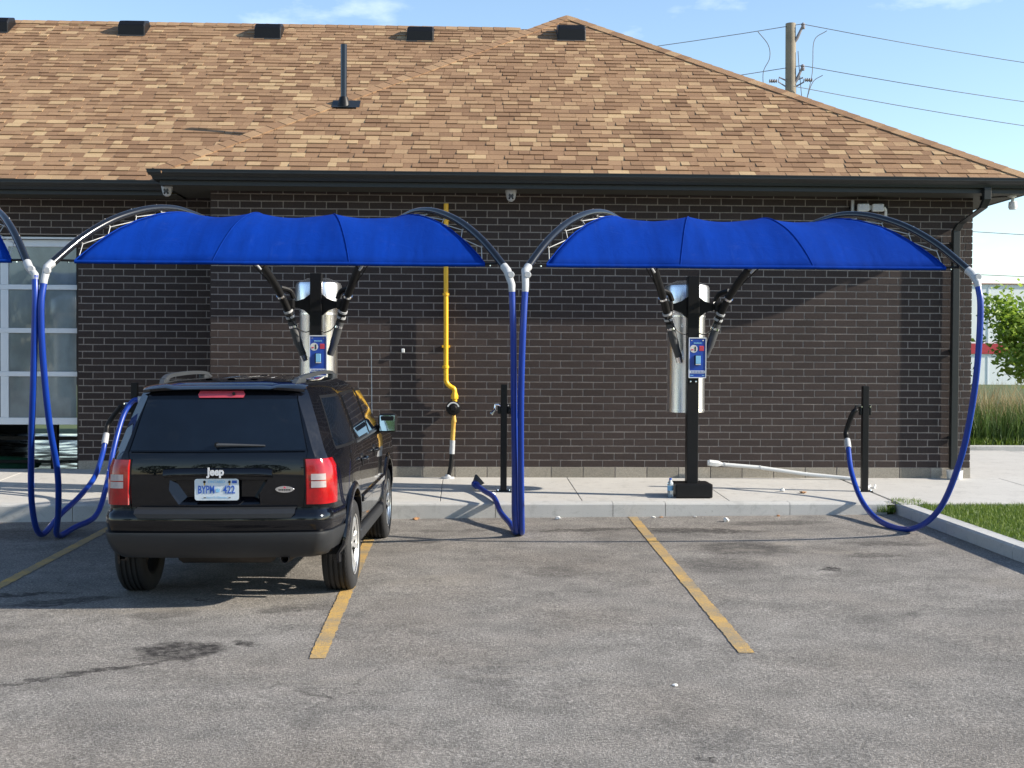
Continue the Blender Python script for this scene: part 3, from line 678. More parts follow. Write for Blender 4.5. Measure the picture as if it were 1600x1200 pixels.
MB().lathe([(0, -.01), (.085, -.01), (.08, .015), (.04, .02), (.03, .045), (0, .045)], 16, 'Z', (gx(-.19), 0, 0)).build('floor_flange', 'cuff', g, 40)
# white plastic pipe lying along the wall foot
p = thing('plastic_pipe', 'white plastic pipe with flattened end leaning along the wall foot', 'pipe', (3.1, -.1, .15))
MB().tube([(.10, 0, .03), (.6, -.0, -.01), (1.2, -.06, -.09), (1.72, -.13, -.135), (1.78, -.16, -.15)], .024, 12).build('tube', 'white', p, 40)
b = MB(); b.tube([(-.045, 0, .045), (-.02, 0, .045), (.08, 0, .034), (.13, 0, .03)], [.03, .042, .042, .026], 6); b.build('end_piece', 'white', p, 20)
for xx, zz in ((.17, .025), (.62, -.012), (1.2, -.09)): MB().lathe([(.022, -.008), (.028, -.008), (.028, .008), (.022, .008)], 12, 'X', (xx, -.03*max(0, xx-.6)*2, zz)).build('collar', 'cuff', p, 30)

# ================================================================== VACUUM STATIONS
PW_, PL_ = 2.02, 2.88
BT = [(.085, 1.60), (.16, 2.0), (.25, 2.47), (.33, 2.68), (.42, 2.81), (.55, 2.915), (.62, 2.92), (.70, 2.87), (.80, 2.745), (.90, 2.545), (1.0, 2.27)]
def boomz(t):
    ts = [a for a, _ in BT]; zs = [c for _, c in BT]; n = len(ts)
    t = min(max(t, ts[0]), ts[-1]); i = max(0, min(n-2, int(np.searchsorted(ts, t))-1)); h = ts[i+1]-ts[i]; s = (t-ts[i])/h
    d = lambda k: (zs[min(k+1, n-1)]-zs[max(k-1, 0)])/(ts[min(k+1, n-1)]-ts[max(k-1, 0)])
    return (2*s**3-3*s*s+1)*zs[i]+(s**3-2*s*s+s)*h*d(i)+(-2*s**3+3*s*s)*zs[i+1]+(s**3-s*s)*h*d(i+1)
def bp(t, sg, dz=0, inset=0): return Vector((sg*(PW_*t-inset), -PL_*t, boomz(t)+dz))
FT0, FT1 = .955, .30
def fab(u, v):
    t = FT0+(FT1-FT0)*v; hw = PW_*t-.105-.03*math.sin(math.pi*v)
    z = boomz(t)-.06+.022*math.sin(math.pi*v)
    pz = (3*(u+1)/2) % 1.0 if abs(u) < .9999 else 0
    p = 2*pz-1; sag = (1-p*p)
    cen = math.sin(math.pi*min(1, v*1.0))
    z -= sag*.042*cen**.8
    if v == 0: z = boomz(FT0)-.06
    ex = abs(u)**5; z += (.010*mnoise.noise(Vector((u*9, v*14, 3)))*ex+.006*mnoise.noise(Vector((u*4, v*5, 9))))*(0 if v in (0, 1) else 1)
    yoff = .05*sag*(1-v)**6          # slight scallop of the front hem
    return Vector((u*hw, -PL_*t+yoff*.6, z))
def station(x, label, wires=True):
    t = thing('vacuum_station', label, 'vacuum station', (x, -1.72, wk(x, -1.72)), 'vacuum stations in front of the wall')
    gz = -wk(x, -1.72)          # offsets so that world heights hold
    Z = lambda z: z+gz
    MB().box(-.205, .205, -.20, .20, 0, .155).build('base_box', 'black', t, None, .012)
    po = MB().box(-.064, .064, -.064, .064, .15, Z(2.42)).build('post', 'black', t, None, .006)
    for dx in (-.03, .03): MB().lathe([(0, -.005), (.010, -.004), (.011, .003)], 10, 'Y', (dx, -.066, Z(1.24))).build('bolt', 'chrome', po)
    # cross arm with fillets
    poly = [(-.26, Z(2.045)), (-.26, Z(2.11)), (-.20, Z(2.115)), (-.13, Z(2.14)), (-.064, Z(2.19)), (.064, Z(2.19)), (.13, Z(2.14)), (.20, Z(2.115)), (.26, Z(2.11)), (.26, Z(2.045)), (.20, Z(2.035)), (.13, Z(2.01)), (.064, Z(1.95)), (-.064, Z(1.95)), (-.13, Z(2.01)), (-.20, Z(2.035))]
    MB().prism(poly, -.03, .03).build('cross_arm', 'black', t)
    # canister
    MB().lathe([(0, Z(.885)), (.212, Z(.885)), (.212, Z(2.00)), (.225, Z(2.06)), (.258, Z(2.12)), (.258, Z(2.30)), (.245, Z(2.33)), (.12, Z(2.385)), (0, Z(2.395))], 48, 'Z', (-.012, .33, 0)).build('canister', 'steel', t, 25)
    for z in (.90, 1.97): MB().lathe([(.211, Z(z)), (.217, Z(z)), (.217, Z(z)+.02), (.211, Z(z)+.02)], 40, 'Z', (-.012, .33, 0), True).build('canister_band', 'steel', t, 30)
    MB().box(-.05, .05, .06, .135, Z(1.2), Z(1.28)).build('canister_bracket', 'black', t); MB().box(-.05, .05, .06, .135, Z(1.85), Z(1.93)).build('canister_bracket', 'black', t)
    # booms
    for sg in (-1, 1):
        lowp = [(sg*.15, .03, 1.52), (sg*.20, .0, 1.66), (sg*.25, -.03, 1.83), (sg*.30, -.07, 2.0), (sg*.40, -.25, 2.25), (sg*.52, -.52, 2.47)]
        pts = [Vector((x_, y_, Z(z_))) for x_, y_, z_ in lowp]+[Vector((p.x, p.y, Z(p.z))) for p in [bp(.34+.66*k/30, sg) for k in range(31)]]
        pts = cat_rom(pts, 3)
        bm_ = MB().tube(pts[14:], .036, 16).build('boom', 'boom', t, 50)
        MB().tube(pts[6:16], .043, 14).build('vacuum_arm', 'black', bm_, 50)
        MB().tube(pts[:8], [.040]*3+[.047]*5, 14).build('lower_hose', 'greyrub', bm_, 50)
        if sg < 0: MB().tube([pts[1], Vector((sg*.13, .06, Z(1.46)))], .040, 12).build('metal_elbow', 'steel', bm_, 50)
        for tt, mm in ((6, 'chrome'), (8, 'cuff'), (9, 'cuff'), (11, 'chrome')):
            p = pts[tt]; d = (pts[tt+1]-p).normalized()
            MB().tube([p-d*.012, p+d*.012], .052, 14).build('clamp', mm, bm_, 40)
        MB().box(min(sg*.23, sg*.33), max(sg*.23, sg*.33), -.09, .03, Z(2.02), Z(2.14)).build('clamp_block', 'black', bm_, None, .02)
        MB().tube(cat_rom([(sg*.24, -.05, Z(2.14)), (sg*.28, -.08, Z(2.22)), (sg*.37, -.17, Z(2.25))], 5), .028, 8).build('clamp_lever', 'black', bm_, 40)
        MB().tube(cat_rom([(sg*.30, -.10, Z(1.95)), (sg*.20, -.09, Z(1.82)), (sg*.12, -.07, Z(1.77)), (sg*.06, -.07, Z(1.78))], 6), .006, 6).build('cable', 'black', bm_, 50)
        MB().tube(cat_rom([(sg*.35, -.15, Z(2.12)), (sg*.47, -.33, Z(2.30)), (sg*.60, -.55, Z(2.46)), (sg*.66, -.8, Z(2.56))], 6), .006, 6).build('cable', 'black', bm_, 50)
        MB().tube([(sg*.52, -.58, Z(2.42)), (sg*.60, -.66, Z(2.52))], .012, 8).build('conduit', 'cuff', bm_, 40)
        # lacing cord between fabric edge and boom
        pts = []
        N = 7
        for k in range(N+1):
            v = .02+.93*k/N; e = fab(sg, v); pts.append(e)
            if k < N:
                tt = FT0+(FT1-FT0)*(v+.45*.93/N); c = bp(tt, sg)
                pts += [c+Vector((-sg*.03, .0, -.036)), c+Vector((sg*.02, -.0, .036)), c+Vector((sg*.036, 0, -.01)), c+Vector((-sg*.03, .01, -.038))]
        MB().tube([Vector((q.x, q.y, Z(q.z))) for q in pts], .0042, 6).build('lacing_cord', 'cord', bm_, 60)
        c0 = fab(sg, 0); c1 = bp(.965, sg, -.03); MB().tube([Vector((c0.x, c0.y, Z(c0.z))), Vector((c1.x, c1.y, Z(c1.z)))], .011, 8).build('corner_hook', 'black', bm_, 40)
        MB().tube([Vector((c0.x+sg*.05, c0.y, Z(c0.z)-.02)), Vector((c0.x+sg*.05, c0.y, Z(c0.z)+.01))], .010, 8).build('hook_nut', 'chrome', bm_, 40)
    # fabric
    nu, nv = 61, 22; rows = []
    for j in range(nv):
        rows.append([tuple(fab(-1+2*i/(nu-1), j/(nv-1))+Vector((0, 0, gz))) for i in range(nu)])
    b = MB(); b.grid(rows); fo = b.build('canopy', 'fabric', t, 70)
    so = fo.modifiers.new('cloth', 'SOLIDIFY'); so.thickness = .004; so.offset = -1
    hem = MB().tube([fab(-1+2*i/60, 0)+Vector((0, 0, gz-.008)) for i in range(61)], .017, 8).build('hem', 'fabric', fo, 60)
    MB().tube([fab(-1+2*i/12, 1)+Vector((0, 0, gz-.01)) for i in range(13)], .02, 8).build('hem', 'fabric', fo, 60)
    for sg in (-1, 1):
        MB().tube([fab(sg/3, k/24)+Vector((0, 0, gz+.003)) for k in range(25)], .0035, 6).build('seam', 'fabric', fo, 60)
        MB().tube([fab(sg, k/24)+Vector((0, 0, gz+.002)) for k in range(25)], .006, 6).build('edge_binding', 'fabric', fo, 60)
        MB().tube([fab(sg/3, k/24)+Vector((0, 0, gz-.02)) for k in range(25)], .012, 6).build('batten', 'black', t, 60)
    # sign with its print
    sx0, sx1 = -.058, .128
    sg_ = MB().box(sx0, sx1, -.125, -.065, Z(1.287), Z(1.728)).build('sign_panel', 'signblue', t, None, .006)
    b = MB(); e = .007
    for x0, x1, z0, z1 in ((sx0-.004, sx1+.004, 1.722, 1.733), (sx0-.004, sx1+.004, 1.282, 1.292), (sx0-.005, sx0+.004, 1.292, 1.722), (sx1-.004, sx1+.005, 1.292, 1.722)): b.box(x0, x1, -.13, -.12, Z(z0), Z(z1))
    b.build('sign_frame', 'alu', sg_)
    yy = -.1265
    for x0 in (-.03, .095): MB().lathe([(0, -.003), (.006, -.003), (.006, .003)], 8, 'Y', (x0, yy, Z(1.70))).build('sign_bolt', 'chrome', sg_)
    for k in range(7): MB().box(-.008+k*.0125, .001+k*.0125, yy-.001, yy+.001, Z(1.664+.001*(k % 2)), Z(1.678-.001*(k % 3))).build('sign_small_print', 'signlt', sg_)
    b = MB(); b.lathe([(0, -.001), (.043, -.001), (.043, .001), (0, .001)], 24, 'Y', (-.008, yy, Z(1.607))); b.build('sign_emblem', 'white', sg_)
    MB().box(.004, .016, yy-.003, yy-.001, Z(1.58), Z(1.632)).build('sign_emblem_mark', 'black', sg_); MB().box(-.035, -.012, yy-.003, yy-.001, Z(1.59), Z(1.604)).build('sign_emblem_mark', 'signred', sg_)
    MB().box(.055, .105, yy-.001, yy+.001, Z(1.585), Z(1.64)).build('sign_tag', 'signred', sg_)
    for k in range(3): MB().box(.061, .099, yy-.0022, yy-.0012, Z(1.596+k*.014), Z(1.601+k*.014)).build('sign_tag_line', 'redpale', sg_)
    MB().box(.0, .07, yy-.006, yy+.0, Z(1.425), Z(1.535)).build('card_reader', 'black', sg_, None, .003); MB().box(.012, .066, yy-.02, yy-.006, Z(1.44), Z(1.53)).build('reader_screen', 'signlt', sg_, None, .003); MB().box(.012, .068, yy-.022, yy-.006, Z(1.428), Z(1.438)).build('reader_lip', 'white', sg_)
    MB().box(sx0+.006, sx1-.006, yy-.001, yy+.001, Z(1.335), Z(1.365)).build('sign_strip', 'alu', sg_)
    for k in range(9): MB().box(-.035+k*.0165, -.024+k*.0165-.002*(k % 2), yy-.0024, yy-.0014, Z(1.344), Z(1.356)).build('sign_small_print', 'signblue', sg_)
    for x0, x1 in ((-.045, -.01), (.085, .115)): MB().box(x0, x1, yy-.001, yy+.001, Z(1.308), Z(1.315)).build('sign_small_print', 'signlt', sg_)
    return t
station(-5.835, 'vacuum station at the left edge with only its right boom and canopy corner showing')
station(-1.635, 'vacuum station behind the black car with blue canopy')
station(2.565, 'vacuum station on black base box with bottle beside it and blue canopy')

# ---- hoses
def hose(pts, label, end, boomx, sg, r=.0285):
    o = thing('vacuum_hose', label, 'hose', (pts[0][0], pts[0][1], az(pts[0][0], pts[0][1])), 'blue vacuum hoses')
    off = Vector(o.location); be = bp(1.0, sg)+Vector((boomx, -1.72, 0)); be0 = bp(.985, sg)+Vector((boomx, -1.72, 0))
    P = [Vector(p) for p in pts]
    cuff = [be0-off, be-off, be*.55+P[0]*.45-off, P[0]-off+(P[0]-P[1])*.02, P[0]-off+(P[1]-P[0])*.12]
    MB().tube(cuff, [.037, .037, .033, .031, .030], 14).build('swivel_cuff', 'cuff', o, 40)
    d = (P[0]-be).normalized(); c = be*.72+P[0]*.28-off+Vector((.02, -.045, .0))
    MB().lathe([(0, -.012), (.026, -.012), (.030, -.006), (.030, .02), (0, .02)], 16, 'Y', tuple(c)).build('swivel_cap', 'cuff', o, 30)
    path = cat_rom([p-off for p in P], 9)
    MB().tube(path, r, 14).build('tube', 'hose', o, 60)
    e = path[-1]; dv = (path[-1]-path[-3]).normalized()
    if end[0] == 'nozzle':      # white coupling, black neck up to the holder clip
        MB().tube([e-dv*.03, e+dv*.03, e+dv*.10], [.036, .036, .033], 14).build('coupling', 'cuff', o, 40)
        tgt = Vector(end[1])-off; MB().tube(cat_rom([e+dv*.09, e+dv*.22, tgt-Vector((.05, 0, .05)), tgt], 6), [.030]*18+[.026], 10).build('nozzle', 'black', o, 50)
    elif end[0] == 'flat':
        MB().tube([e-dv*.02, e+dv*.06], .042, 14).build('coupling', 'cuff' if end[1] else 'hose', o, 40)
        if not end[1]:
            b = MB(); p0 = e+dv*.04; u = Vector((1, .1, 0)); b.add([p0+Vector((-.03, 0, -.03)), p0+Vector((.035, .0, -.03)), p0+Vector((.035, .01, .03)), p0+Vector((-.03, .01, .03)), p0+Vector((-.03, .16, .0)), p0+Vector((.11, .12, .0)), p0+Vector((.02, .14, .10)), p0+Vector((.0, .15, .10))],
                  [(0, 1, 2, 3), (4, 7, 6, 5), (0, 4, 5, 1), (1, 5, 6, 2), (2, 6, 7, 3), (3, 7, 4, 0)]); b.build('nozzle', 'greyrub', o)
    return o
hose([(-3.734, -4.68, 2.19), (-3.728, -4.7, 1.914), (-3.796, -4.55, 1.242), (-3.897, -4.3, .658), (-4.025, -3.9, .091), (-4.057, -3.55, -.227), (-4.008, -3.1, -.085), (-3.996, -2.5, .03), (-4.015, -1.9, .175), (-4.016, -1.6, .397), (-4.015, -1.5, .533)],
     'leftmost hanging blue hose looping up to the clip beside the bay door', ('nozzle', (-3.86, -1.36, .93), False), -5.835, 1)
hose([(-3.657, -4.68, 2.149), (-3.678, -4.7, 1.914), (-3.695, -4.6, 1.468), (-3.705, -4.4, .895), (-3.71, -4.15, .414), (-3.799, -3.85, .025), (-3.899, -3.55, -.234), (-3.863, -3.1, -.215), (-3.803, -2.6, -.16), (-3.836, -2.1, .09), (-3.848, -1.75, .479), (-3.80, -1.55, .823), (-3.715, -1.47, .985), (-3.64, -1.45, 1.0)],
     'second blue hose from the left, hung over the post beside the car', ('flat', True), -1.635, -1)
hose([(.424, -4.68, 2.129), (.439, -4.66, 1.717), (.454, -4.5, 1.145), (.475, -4.2, .544), (.491, -3.85, .028), (.515, -3.6, -.198), (.473, -3.2, -.166), (.389, -2.75, -.104), (.338, -2.1, -.026), (.242, -1.6, -.008), (.151, -1.25, .028)],
     'blue hose with its black nozzle lying on the pavement in the middle', ('flat', False), -1.635, 1)
hose([(.543, -4.68, 2.13), (.523, -4.68, 1.717), (.515, -4.55, 1.146), (.531, -4.25, .548), (.558, -3.85, .028), (.572, -3.62, -.198), (.569, -3.2, -.147), (.589, -2.4, .127), (.601, -1.75, .491), (.6, -1.45, .72)],
     'right one of the two blue hoses hanging together in the middle', ('nozzle', (.59, -1.36, .93), True), 2.565, -1)
hose([(4.602, -4.68, 2.177), (4.612, -4.72, 1.969), (4.623, -4.65, 1.512), (4.631, -4.5, 1.045), (4.609, -4.3, .561), (4.554, -3.95, .073), (4.407, -3.62, -.163), (4.264, -3.15, -.160), (4.317, -2.35, -.045), (4.379, -1.75, .212), (4.423, -1.45, .50)],
     'rightmost blue hose sagging in a wide loop by the lawn', ('nozzle', (4.55, -1.36, .92), True), 2.565, 1)
# ---- nozzle posts
def npost(x, label, empty):
    t = thing('nozzle_post', label, 'post', (x, -1.30, wk(x, -1.3)), 'black nozzle holder posts'); gz = -wk(x, -1.3)
    MB().box(-.036, .036, -.036, .036, 0, 1.19+gz).build('upright', 'black', t, None, .004); MB().box(-.085, .085, -.06, .06, 0, .012).build('foot_plate', 'black', t, None, .003)
    for dx in (-.065, .065): MB().lathe([(0, .026), (.010, .026), (.012, .010)], 8, 'Z', (dx, -.03, 0)).build('anchor_bolt', 'chrome', t)
    for sg in (-1, 1):
        c = MB().box(min(sg*.037, sg*.072), max(sg*.037, sg*.072), -.03, .03, .85+gz, .97+gz).build('clip_block', 'black', t, None, .012)
        MB().tube([(sg*.05, -.032, .95+gz), (sg*.05, -.04, .95+gz)], .009, 8).build('bolt', 'chrome', c)
    if empty: MB().tube([(-.06, -.02, .955+gz), (-.10, -.03, .955+gz), (-.105, -.03, .90+gz), (-.15, -.04, .85+gz)], [.016, .02, .017, .022], 8).build('hook', 'chrome', t, 40)
    else: MB().tube([(-.06, -.02, .955+gz), (-.115, -.03, .955+gz), (-.13, -.04, .92+gz)], .017, 8).build('hook', 'black', t, 40)
npost(-3.735, 'black nozzle post beside the left rear of the car', True); npost(.465, 'black nozzle post with empty hook beside the hanging hoses', True); npost(4.665, 'black nozzle post at the right end of the pavement', False)

# ================================================================== CAR
ra = Vector((-1.688, -6.17, 0)); hd = R(2.15)
fw = Vector((math.sin(hd), math.cos(hd), 0)); nrm = Vector((-.0095, -.008, 1)).normalized(); fw = (fw-nrm*fw.dot(nrm)).normalized(); rg_ = fw.cross(nrm).normalized()
org = ra-fw*.90; org.z = az(org.x, org.y)
CAR = thing('suv_car', 'black boxy five-door SUV parked under the blue canopy', 'car')
CAR.matrix_world = Matrix.Translation(org) @ Matrix((rg_, fw, nrm)).transposed().to_4x4()
CT = [(.36, .80, .20, 4.22), (.40, .84, .16, 4.30), (.50, .858, .125, 4.36), (.70, .868, .108, 4.38), (.80, .868, .105, 4.38), (.95, .863, .108, 4.36), (1.01, .853, .112, 4.32), (1.045, .846, .116, 4.22), (1.075, .838, .122, 3.46), (1.12, .824, .137, 3.25),
      (1.30, .770, .205, 2.93), (1.46, .716, .27, 2.64), (1.525, .680, .305, 2.48), (1.56, .640, .335, 2.36), (1.585, .58, .40, 2.22), (1.600, .48, .52, 2.06), (1.608, .30, .75, 1.9)]
def cz(z):
    a = np.array(CT); return [float(np.interp(z, a[:, 0], a[:, k])) for k in (1, 2, 3)]
def crad(z):        # corner radii
    return (.075, .075) if z > 1.06 else (.09, .135)
BOW = .045
def rear_y(x, z):
    hw, yr, yf = cz(z); rx, ry = crad(z); ax = min(abs(x), hw-1e-4); y = yr+BOW*(ax/hw)**2
    k = (ax-(hw-rx))/rx
    if k > 0: y += ry*k if z > 1.06 else ry*(1-math.sqrt(max(0, 1-k*k)))
    return y
def ring(z, o=0):
    hw, yr, yf = cz(z); rx, ry = crad(z); pts = []; fr, fy = .22, .30
    if z > 1.575: rx = ry = min(hw*.5, .2); fr = fy = min(hw*.5, .22)
    for k in range(6): pts.append(((hw-rx)*k/5*.999, None))
    for k in range(1, 8): pts.append((hw-rx+rx*math.sin(k/8*math.pi/2), None))
    R_ = []
    for x, _ in pts:
        kk = (x-(hw-rx))/rx; y = yr+BOW*(x/hw)**2+((ry*kk if 1.06 < z <= 1.575 else ry*(1-math.sqrt(max(0, 1-kk*kk)))) if kk > 0 else 0); R_.append((x, y))
    ys0 = yr+BOW+ry; ys1 = yf-fy-.05
    for k in range(17): R_.append((hw, ys0+(ys1-ys0)*k/16))
    for k in range(1, 6): R_.append((hw-fr+fr*math.cos(k/6*math.pi/2), ys1+fy*math.sin(k/6*math.pi/2)))
    for k in range(4): R_.append(((hw-fr)*(1-k/3)*.999, yf-.05*((hw-fr)*(1-k/3)/hw)**2))
    full = R_+[(-x, y) for x, y in reversed(R_[1:-1])]
    return [(x, y, z) for x, y in full]
zl = []
tz_ = [c[0] for c in CT]
for i in range(len(tz_)-1):
    n = 2 if tz_[i+1]-tz_[i] > .1 else 1
    for k in range(n): zl.append(tz_[i]+(tz_[i+1]-tz_[i])*k/n)
zl.append(tz_[-1])
b = MB(); rows = [ring(z) for z in zl]; m = len(rows[0]); b.grid(rows, True); b.f += [tuple(range(m)), tuple(range((len(rows)-1)*m, len(rows)*m))]; b.mi += [0, 0]
body_me = b.mesh('body', 'paint')
# cutters: wheel arches, panel gaps, plate recess
AXR, AXF, WR, WZ = .90, 3.535, .345, .345
cut = MB()
for sx in (-1, 1):
    for ay in (AXR, AXF):
        prof = [(0, sx*.52), (.405, sx*.52), (.405, sx*1.1), (0, sx*1.1)]; cut.lathe(prof, 32, 'X', (0, ay, WZ+.02))
def groove(pts, w=.007, depth=.014, side=None):
    """narrow cutter following the rear (x,z points) or a side (y,z points)"""
    L_ = []; Rr = []
    n = len(pts)
    for i in range(n):
        a = Vector(pts[max(i-1, 0)]); c = Vector(pts[min(i+1, n-1)]); d = (c-a).normalized(); nn = Vector((-d.y, d.x))*w/2; p = Vector(pts[i])
        L_.append(p+nn); Rr.append(p-nn)
    vs = []
    for q in (L_, Rr):
        for p in q:
            if side is None: y = rear_y(p.x, p.y); vs += [(p.x, y-.05, p.y), (p.x, y+depth, p.y)]
            else: x = cz(p.y)[0]; vs += [(side*(x+.05), p.x, p.y), (side*(x-depth), p.x, p.y)]
    o = lambda s_, i, k: s_*2*n+2*i+k
    fs = []
    for i in range(n-1):
        fs += [(o(0, i, 0), o(0, i+1, 0), o(0, i+1, 1), o(0, i, 1)), (o(1, i, 0), o(1, i, 1), o(1, i+1, 1), o(1, i+1, 0)), (o(0, i, 0), o(1, i, 0), o(1, i+1, 0), o(0, i+1, 0)), (o(0, i, 1), o(0, i+1, 1), o(1, i+1, 1), o(1, i, 1))]
    fs += [(o(0, 0, 0), o(0, 0, 1), o(1, 0, 1), o(1, 0, 0)), (o(0, n-1, 0), o(1, n-1, 0), o(1, n-1, 1), o(0, n-1, 1))]
    cut.add(vs, fs)
for sx in (-1, 1):
    groove([(sx*.66, .66), (sx*.672, .80), (sx*.675, 1.0), (sx*.712, 1.105), (sx*.668, 1.30), (sx*.632, 1.47), (sx*.625, 1.50)])
    groove([(1.30, .98), (1.30, 1.06), (1.235, 1.30), (1.22, 1.50)], side=sx)
    groove([(1.36, .62), (1.32, .80), (1.30, .965)], side=sx)
    groove([(2.20, .44), (2.20, .80), (2.20, 1.05), (2.17, 1.30), (2.13, 1.52)], side=sx)
    groove([(3.16, .44), (3.17, .80), (3.13, 1.02)], side=sx); groove([(1.50, .42), (2.3, .42), (3.1, .42)], side=sx)
groove([(-.69, 1.105), (-.3, 1.105), (0, 1.105), (.3, 1.105), (.69, 1.105)], .010)
cut.add([(-.616, -.2, .977), (.646, -.2, .977), (.71, -.2, .396), (-.67, -.2, .396), (-.33, .158, .905), (.36, .158, .905), (.28, .158, .79), (-.24, .158, .79)],
        [(0, 1, 2, 3), (7, 6, 5, 4), (0, 4, 5, 1), (1, 5, 6, 2), (2, 6, 7, 3), (3, 7, 4, 0)])
cm = cut.mesh('cut', 'well'); body_me = boolean_cut(body_me, cm); body_me.shade_smooth(); body_me.set_sharp_from_angle(angle=R(24)); body_me.name = 'body'
body = link('body', body_me, CAR)
# glass patches on the rear and the sides
def patch_rear(name, poly_fn, zs, mat, parent, off=.004, nx=14, th=.003):
    rows = []
    for z in zs:
        x0, x1 = poly_fn(z); rows.append([(x0+(x1-x0)*i/nx, rear_y(x0+(x1-x0)*i/nx, z)-off, z) for i in range(nx+1)])
    b = MB(); b.shell(rows, (0, th+off, 0)); return b.build(name, mat, parent, 30)
def lerp(z, z0, a, z1, c): return a+(c-a)*(z-z0)/(z1-z0)
zs = list(np.linspace(1.118, 1.472, 9))
patch_rear('rear_window', lambda z: (-lerp(z, 1.118, .700, 1.472, .627), lerp(z, 1.118, .700, 1.472, .627)), zs, 'cglass', CAR)
def patch_side(name, sg, y0f, y1f, zs, mat, parent, off=.004, ny=8):
    rows = []
    for z in zs:
        a, c = y0f(z), y1f(z); rows.append([(sg*(cz(z)[0]+off), a+(c-a)*i/ny, z) for i in range(ny+1)])
    b = MB(); b.shell(rows, (-sg*(off+.003), 0, 0)); return b.build(name, mat, parent, 30)
zs = list(np.linspace(1.115, 1.465, 7))
for sg in (-1, 1):
    for (a0, a1, c0, c1) in ((.55, .63, 1.16, 1.10), (1.36, 1.29, 2.12, 2.06), (2.26, 2.21, 3.02, 2.50)):
        fz = [1.095]+zs+[1.485]
        fr_ = patch_side('window_trim', sg, lambda z: lerp(z, 1.115, a0, 1.465, a1)-.022, lambda z: lerp(z, 1.115, c0, 1.465, c1)+.022, fz, 'black', CAR, .002)
        patch_side('side_window', sg, lambda z: lerp(z, 1.115, a0, 1.465, a1), lambda z: lerp(z, 1.115, c0, 1.465, c1), zs, 'cglass', CAR, .006)
# windscreen
rows = []
for z in np.linspace(1.13, 1.48, 7):
    hw, yr, yf = cz(z); xx = hw-.16; rows.append([(x, yf-.05*(x/hw)**2+.005, z) for x in np.linspace(-xx, xx, 11)])
MB().grid(rows).build('windscreen', 'cglass', CAR, 60)
# tail lamps wrapping the corner
def ring_seg(z, sg, xin, yout, off):
    hw, yr, yf = cz(z); rx, ry = crad(z); P = []
    for x in np.linspace(xin, hw-rx, 4): P.append((x, rear_y(x, z)-off))
    for k in range(1, 8):
        a = k/8*math.pi/2; x = hw-rx+rx*math.sin(a); P.append((x+off*math.sin(a), yr+BOW*(x/hw)**2+ry*(1-math.cos(a))-off*math.cos(a)))
    ys = yr+BOW+ry
    for y in np.linspace(ys, max(yout, ys+.01), 3): P.append((hw+off, y))
    return [(sg*x, y, z) for x, y in P]
for sg in (-1, 1):
    rows = [ring_seg(z, sg, .690, yo, .014) for z, yo in [(.738, .30), (.80, .305), (.90, .31), (1.0, .32), (1.055, .27)]]
    lamp = MB().shell(rows, (-sg*.02, .02, 0)).build('tail_lamp', 'red', CAR, 40)
    for z0, z1 in ((.855, .900), (.908, .952)):
        rr = []
        for z in (z0, z1):
            q = ring_seg(z, sg, .700, .3, .018); rr.append(q[1:7])
        o = MB().grid(rr).build('reverse_lens', 'clear', lamp, 50)
    rr = [ring_seg(z, sg, .672, .3, .007)[:3] for z in (.728, .85, 1.062)]
    MB().grid(rr).build('lamp_gasket', 'black', lamp, 50)
# high brake lamp
br = patch_rear('high_brake_lamp', lambda z: (-.197+.012*abs(z-1.507)/.02, .197-.012*abs(z-1.507)/.02), [1.485, 1.492, 1.507, 1.524, 1.532], 'redpale', CAR, .012, 10, .02)
MB().lathe([(0, -.004), (.012, -.004), (.014, .004)], 12, 'Y', (.105, rear_y(.1, 1.515)-.024, 1.512)).build('washer_nozzle', 'black', br)
# spoiler lip
rows = []
for y_, z_ in ((-.005, 1.535), (-.04, 1.542), (-.045, 1.560), (.0, 1.578), (.06, 1.588)):
    rows.append([(x, rear_y(x*.96, 1.53)+y_, z_-(.02*(abs(x)/.67)**4)+(.014 if abs(x) < .42 else 0)*(1 if z_ > 1.55 else 0)*-1) for x in np.linspace(-.675, .675, 21)])
MB().grid(rows).build('spoiler', 'paint', CAR, 30)
# wiper
wp = MB().tube([(0, rear_y(0, 1.16)-.012, 1.158), (0, rear_y(0, 1.16)-.04, 1.158)], .018, 12).build('wiper', 'black', CAR, 40)
MB().tube([(.0, rear_y(0, 1.16)-.035, 1.158), (.12, rear_y(.12, 1.16)-.03, 1.157), (.38, rear_y(.37, 1.15)-.012, 1.150)], [.013, .010, .006], 8).build('wiper_blade', 'greyrub', wp, 40)
# handle bar above the plate, plate, lettering
hb = []
for y_, z_ in ((.004, .935), (-.022, .940), (-.032, .955), (-.032, .975), (-.02, .993), (.004, 1.0)):
    hb.append([(x, rear_y(x, z_)+y_, z_-.012*(abs((x-.01)/.43))**6) for x in np.linspace(-.41, .43, 21)])
b = MB(); b.grid(hb); m = 21; b.f += [tuple(k*m for k in range(6)), tuple(k*m+20 for k in range(6))]; b.mi += [0, 0]; b.build('tailgate_handle', 'paint', CAR, 35)
PY = .108
pl = thing('license_plate', '', '') if False else MB()
poly = []
for cx, cz_, a0 in ((.137, .058, 0), (-.137, .058, 90), (-.137, -.058, 180), (.137, -.058, 270)):
    for k in range(5): a = R(a0+k*22.5); poly.append((cx+.018*math.cos(a), cz_+.018*math.sin(a)))
plate = MB().prism([(x, z+.846) for x, z in poly], PY-.003, PY).build('license_plate', 'plate', CAR)
ty = PY-.0042
text_part('BYPM', .078, 'plate_letters', 'pblue', plate, TXT_BACK(-.073, ty, .843), .001, .0012, 0, .62); text_part('422', .078, 'plate_letters', 'pblue', plate, TXT_BACK(.087, ty, .843), .001, .0012, 0, .72)
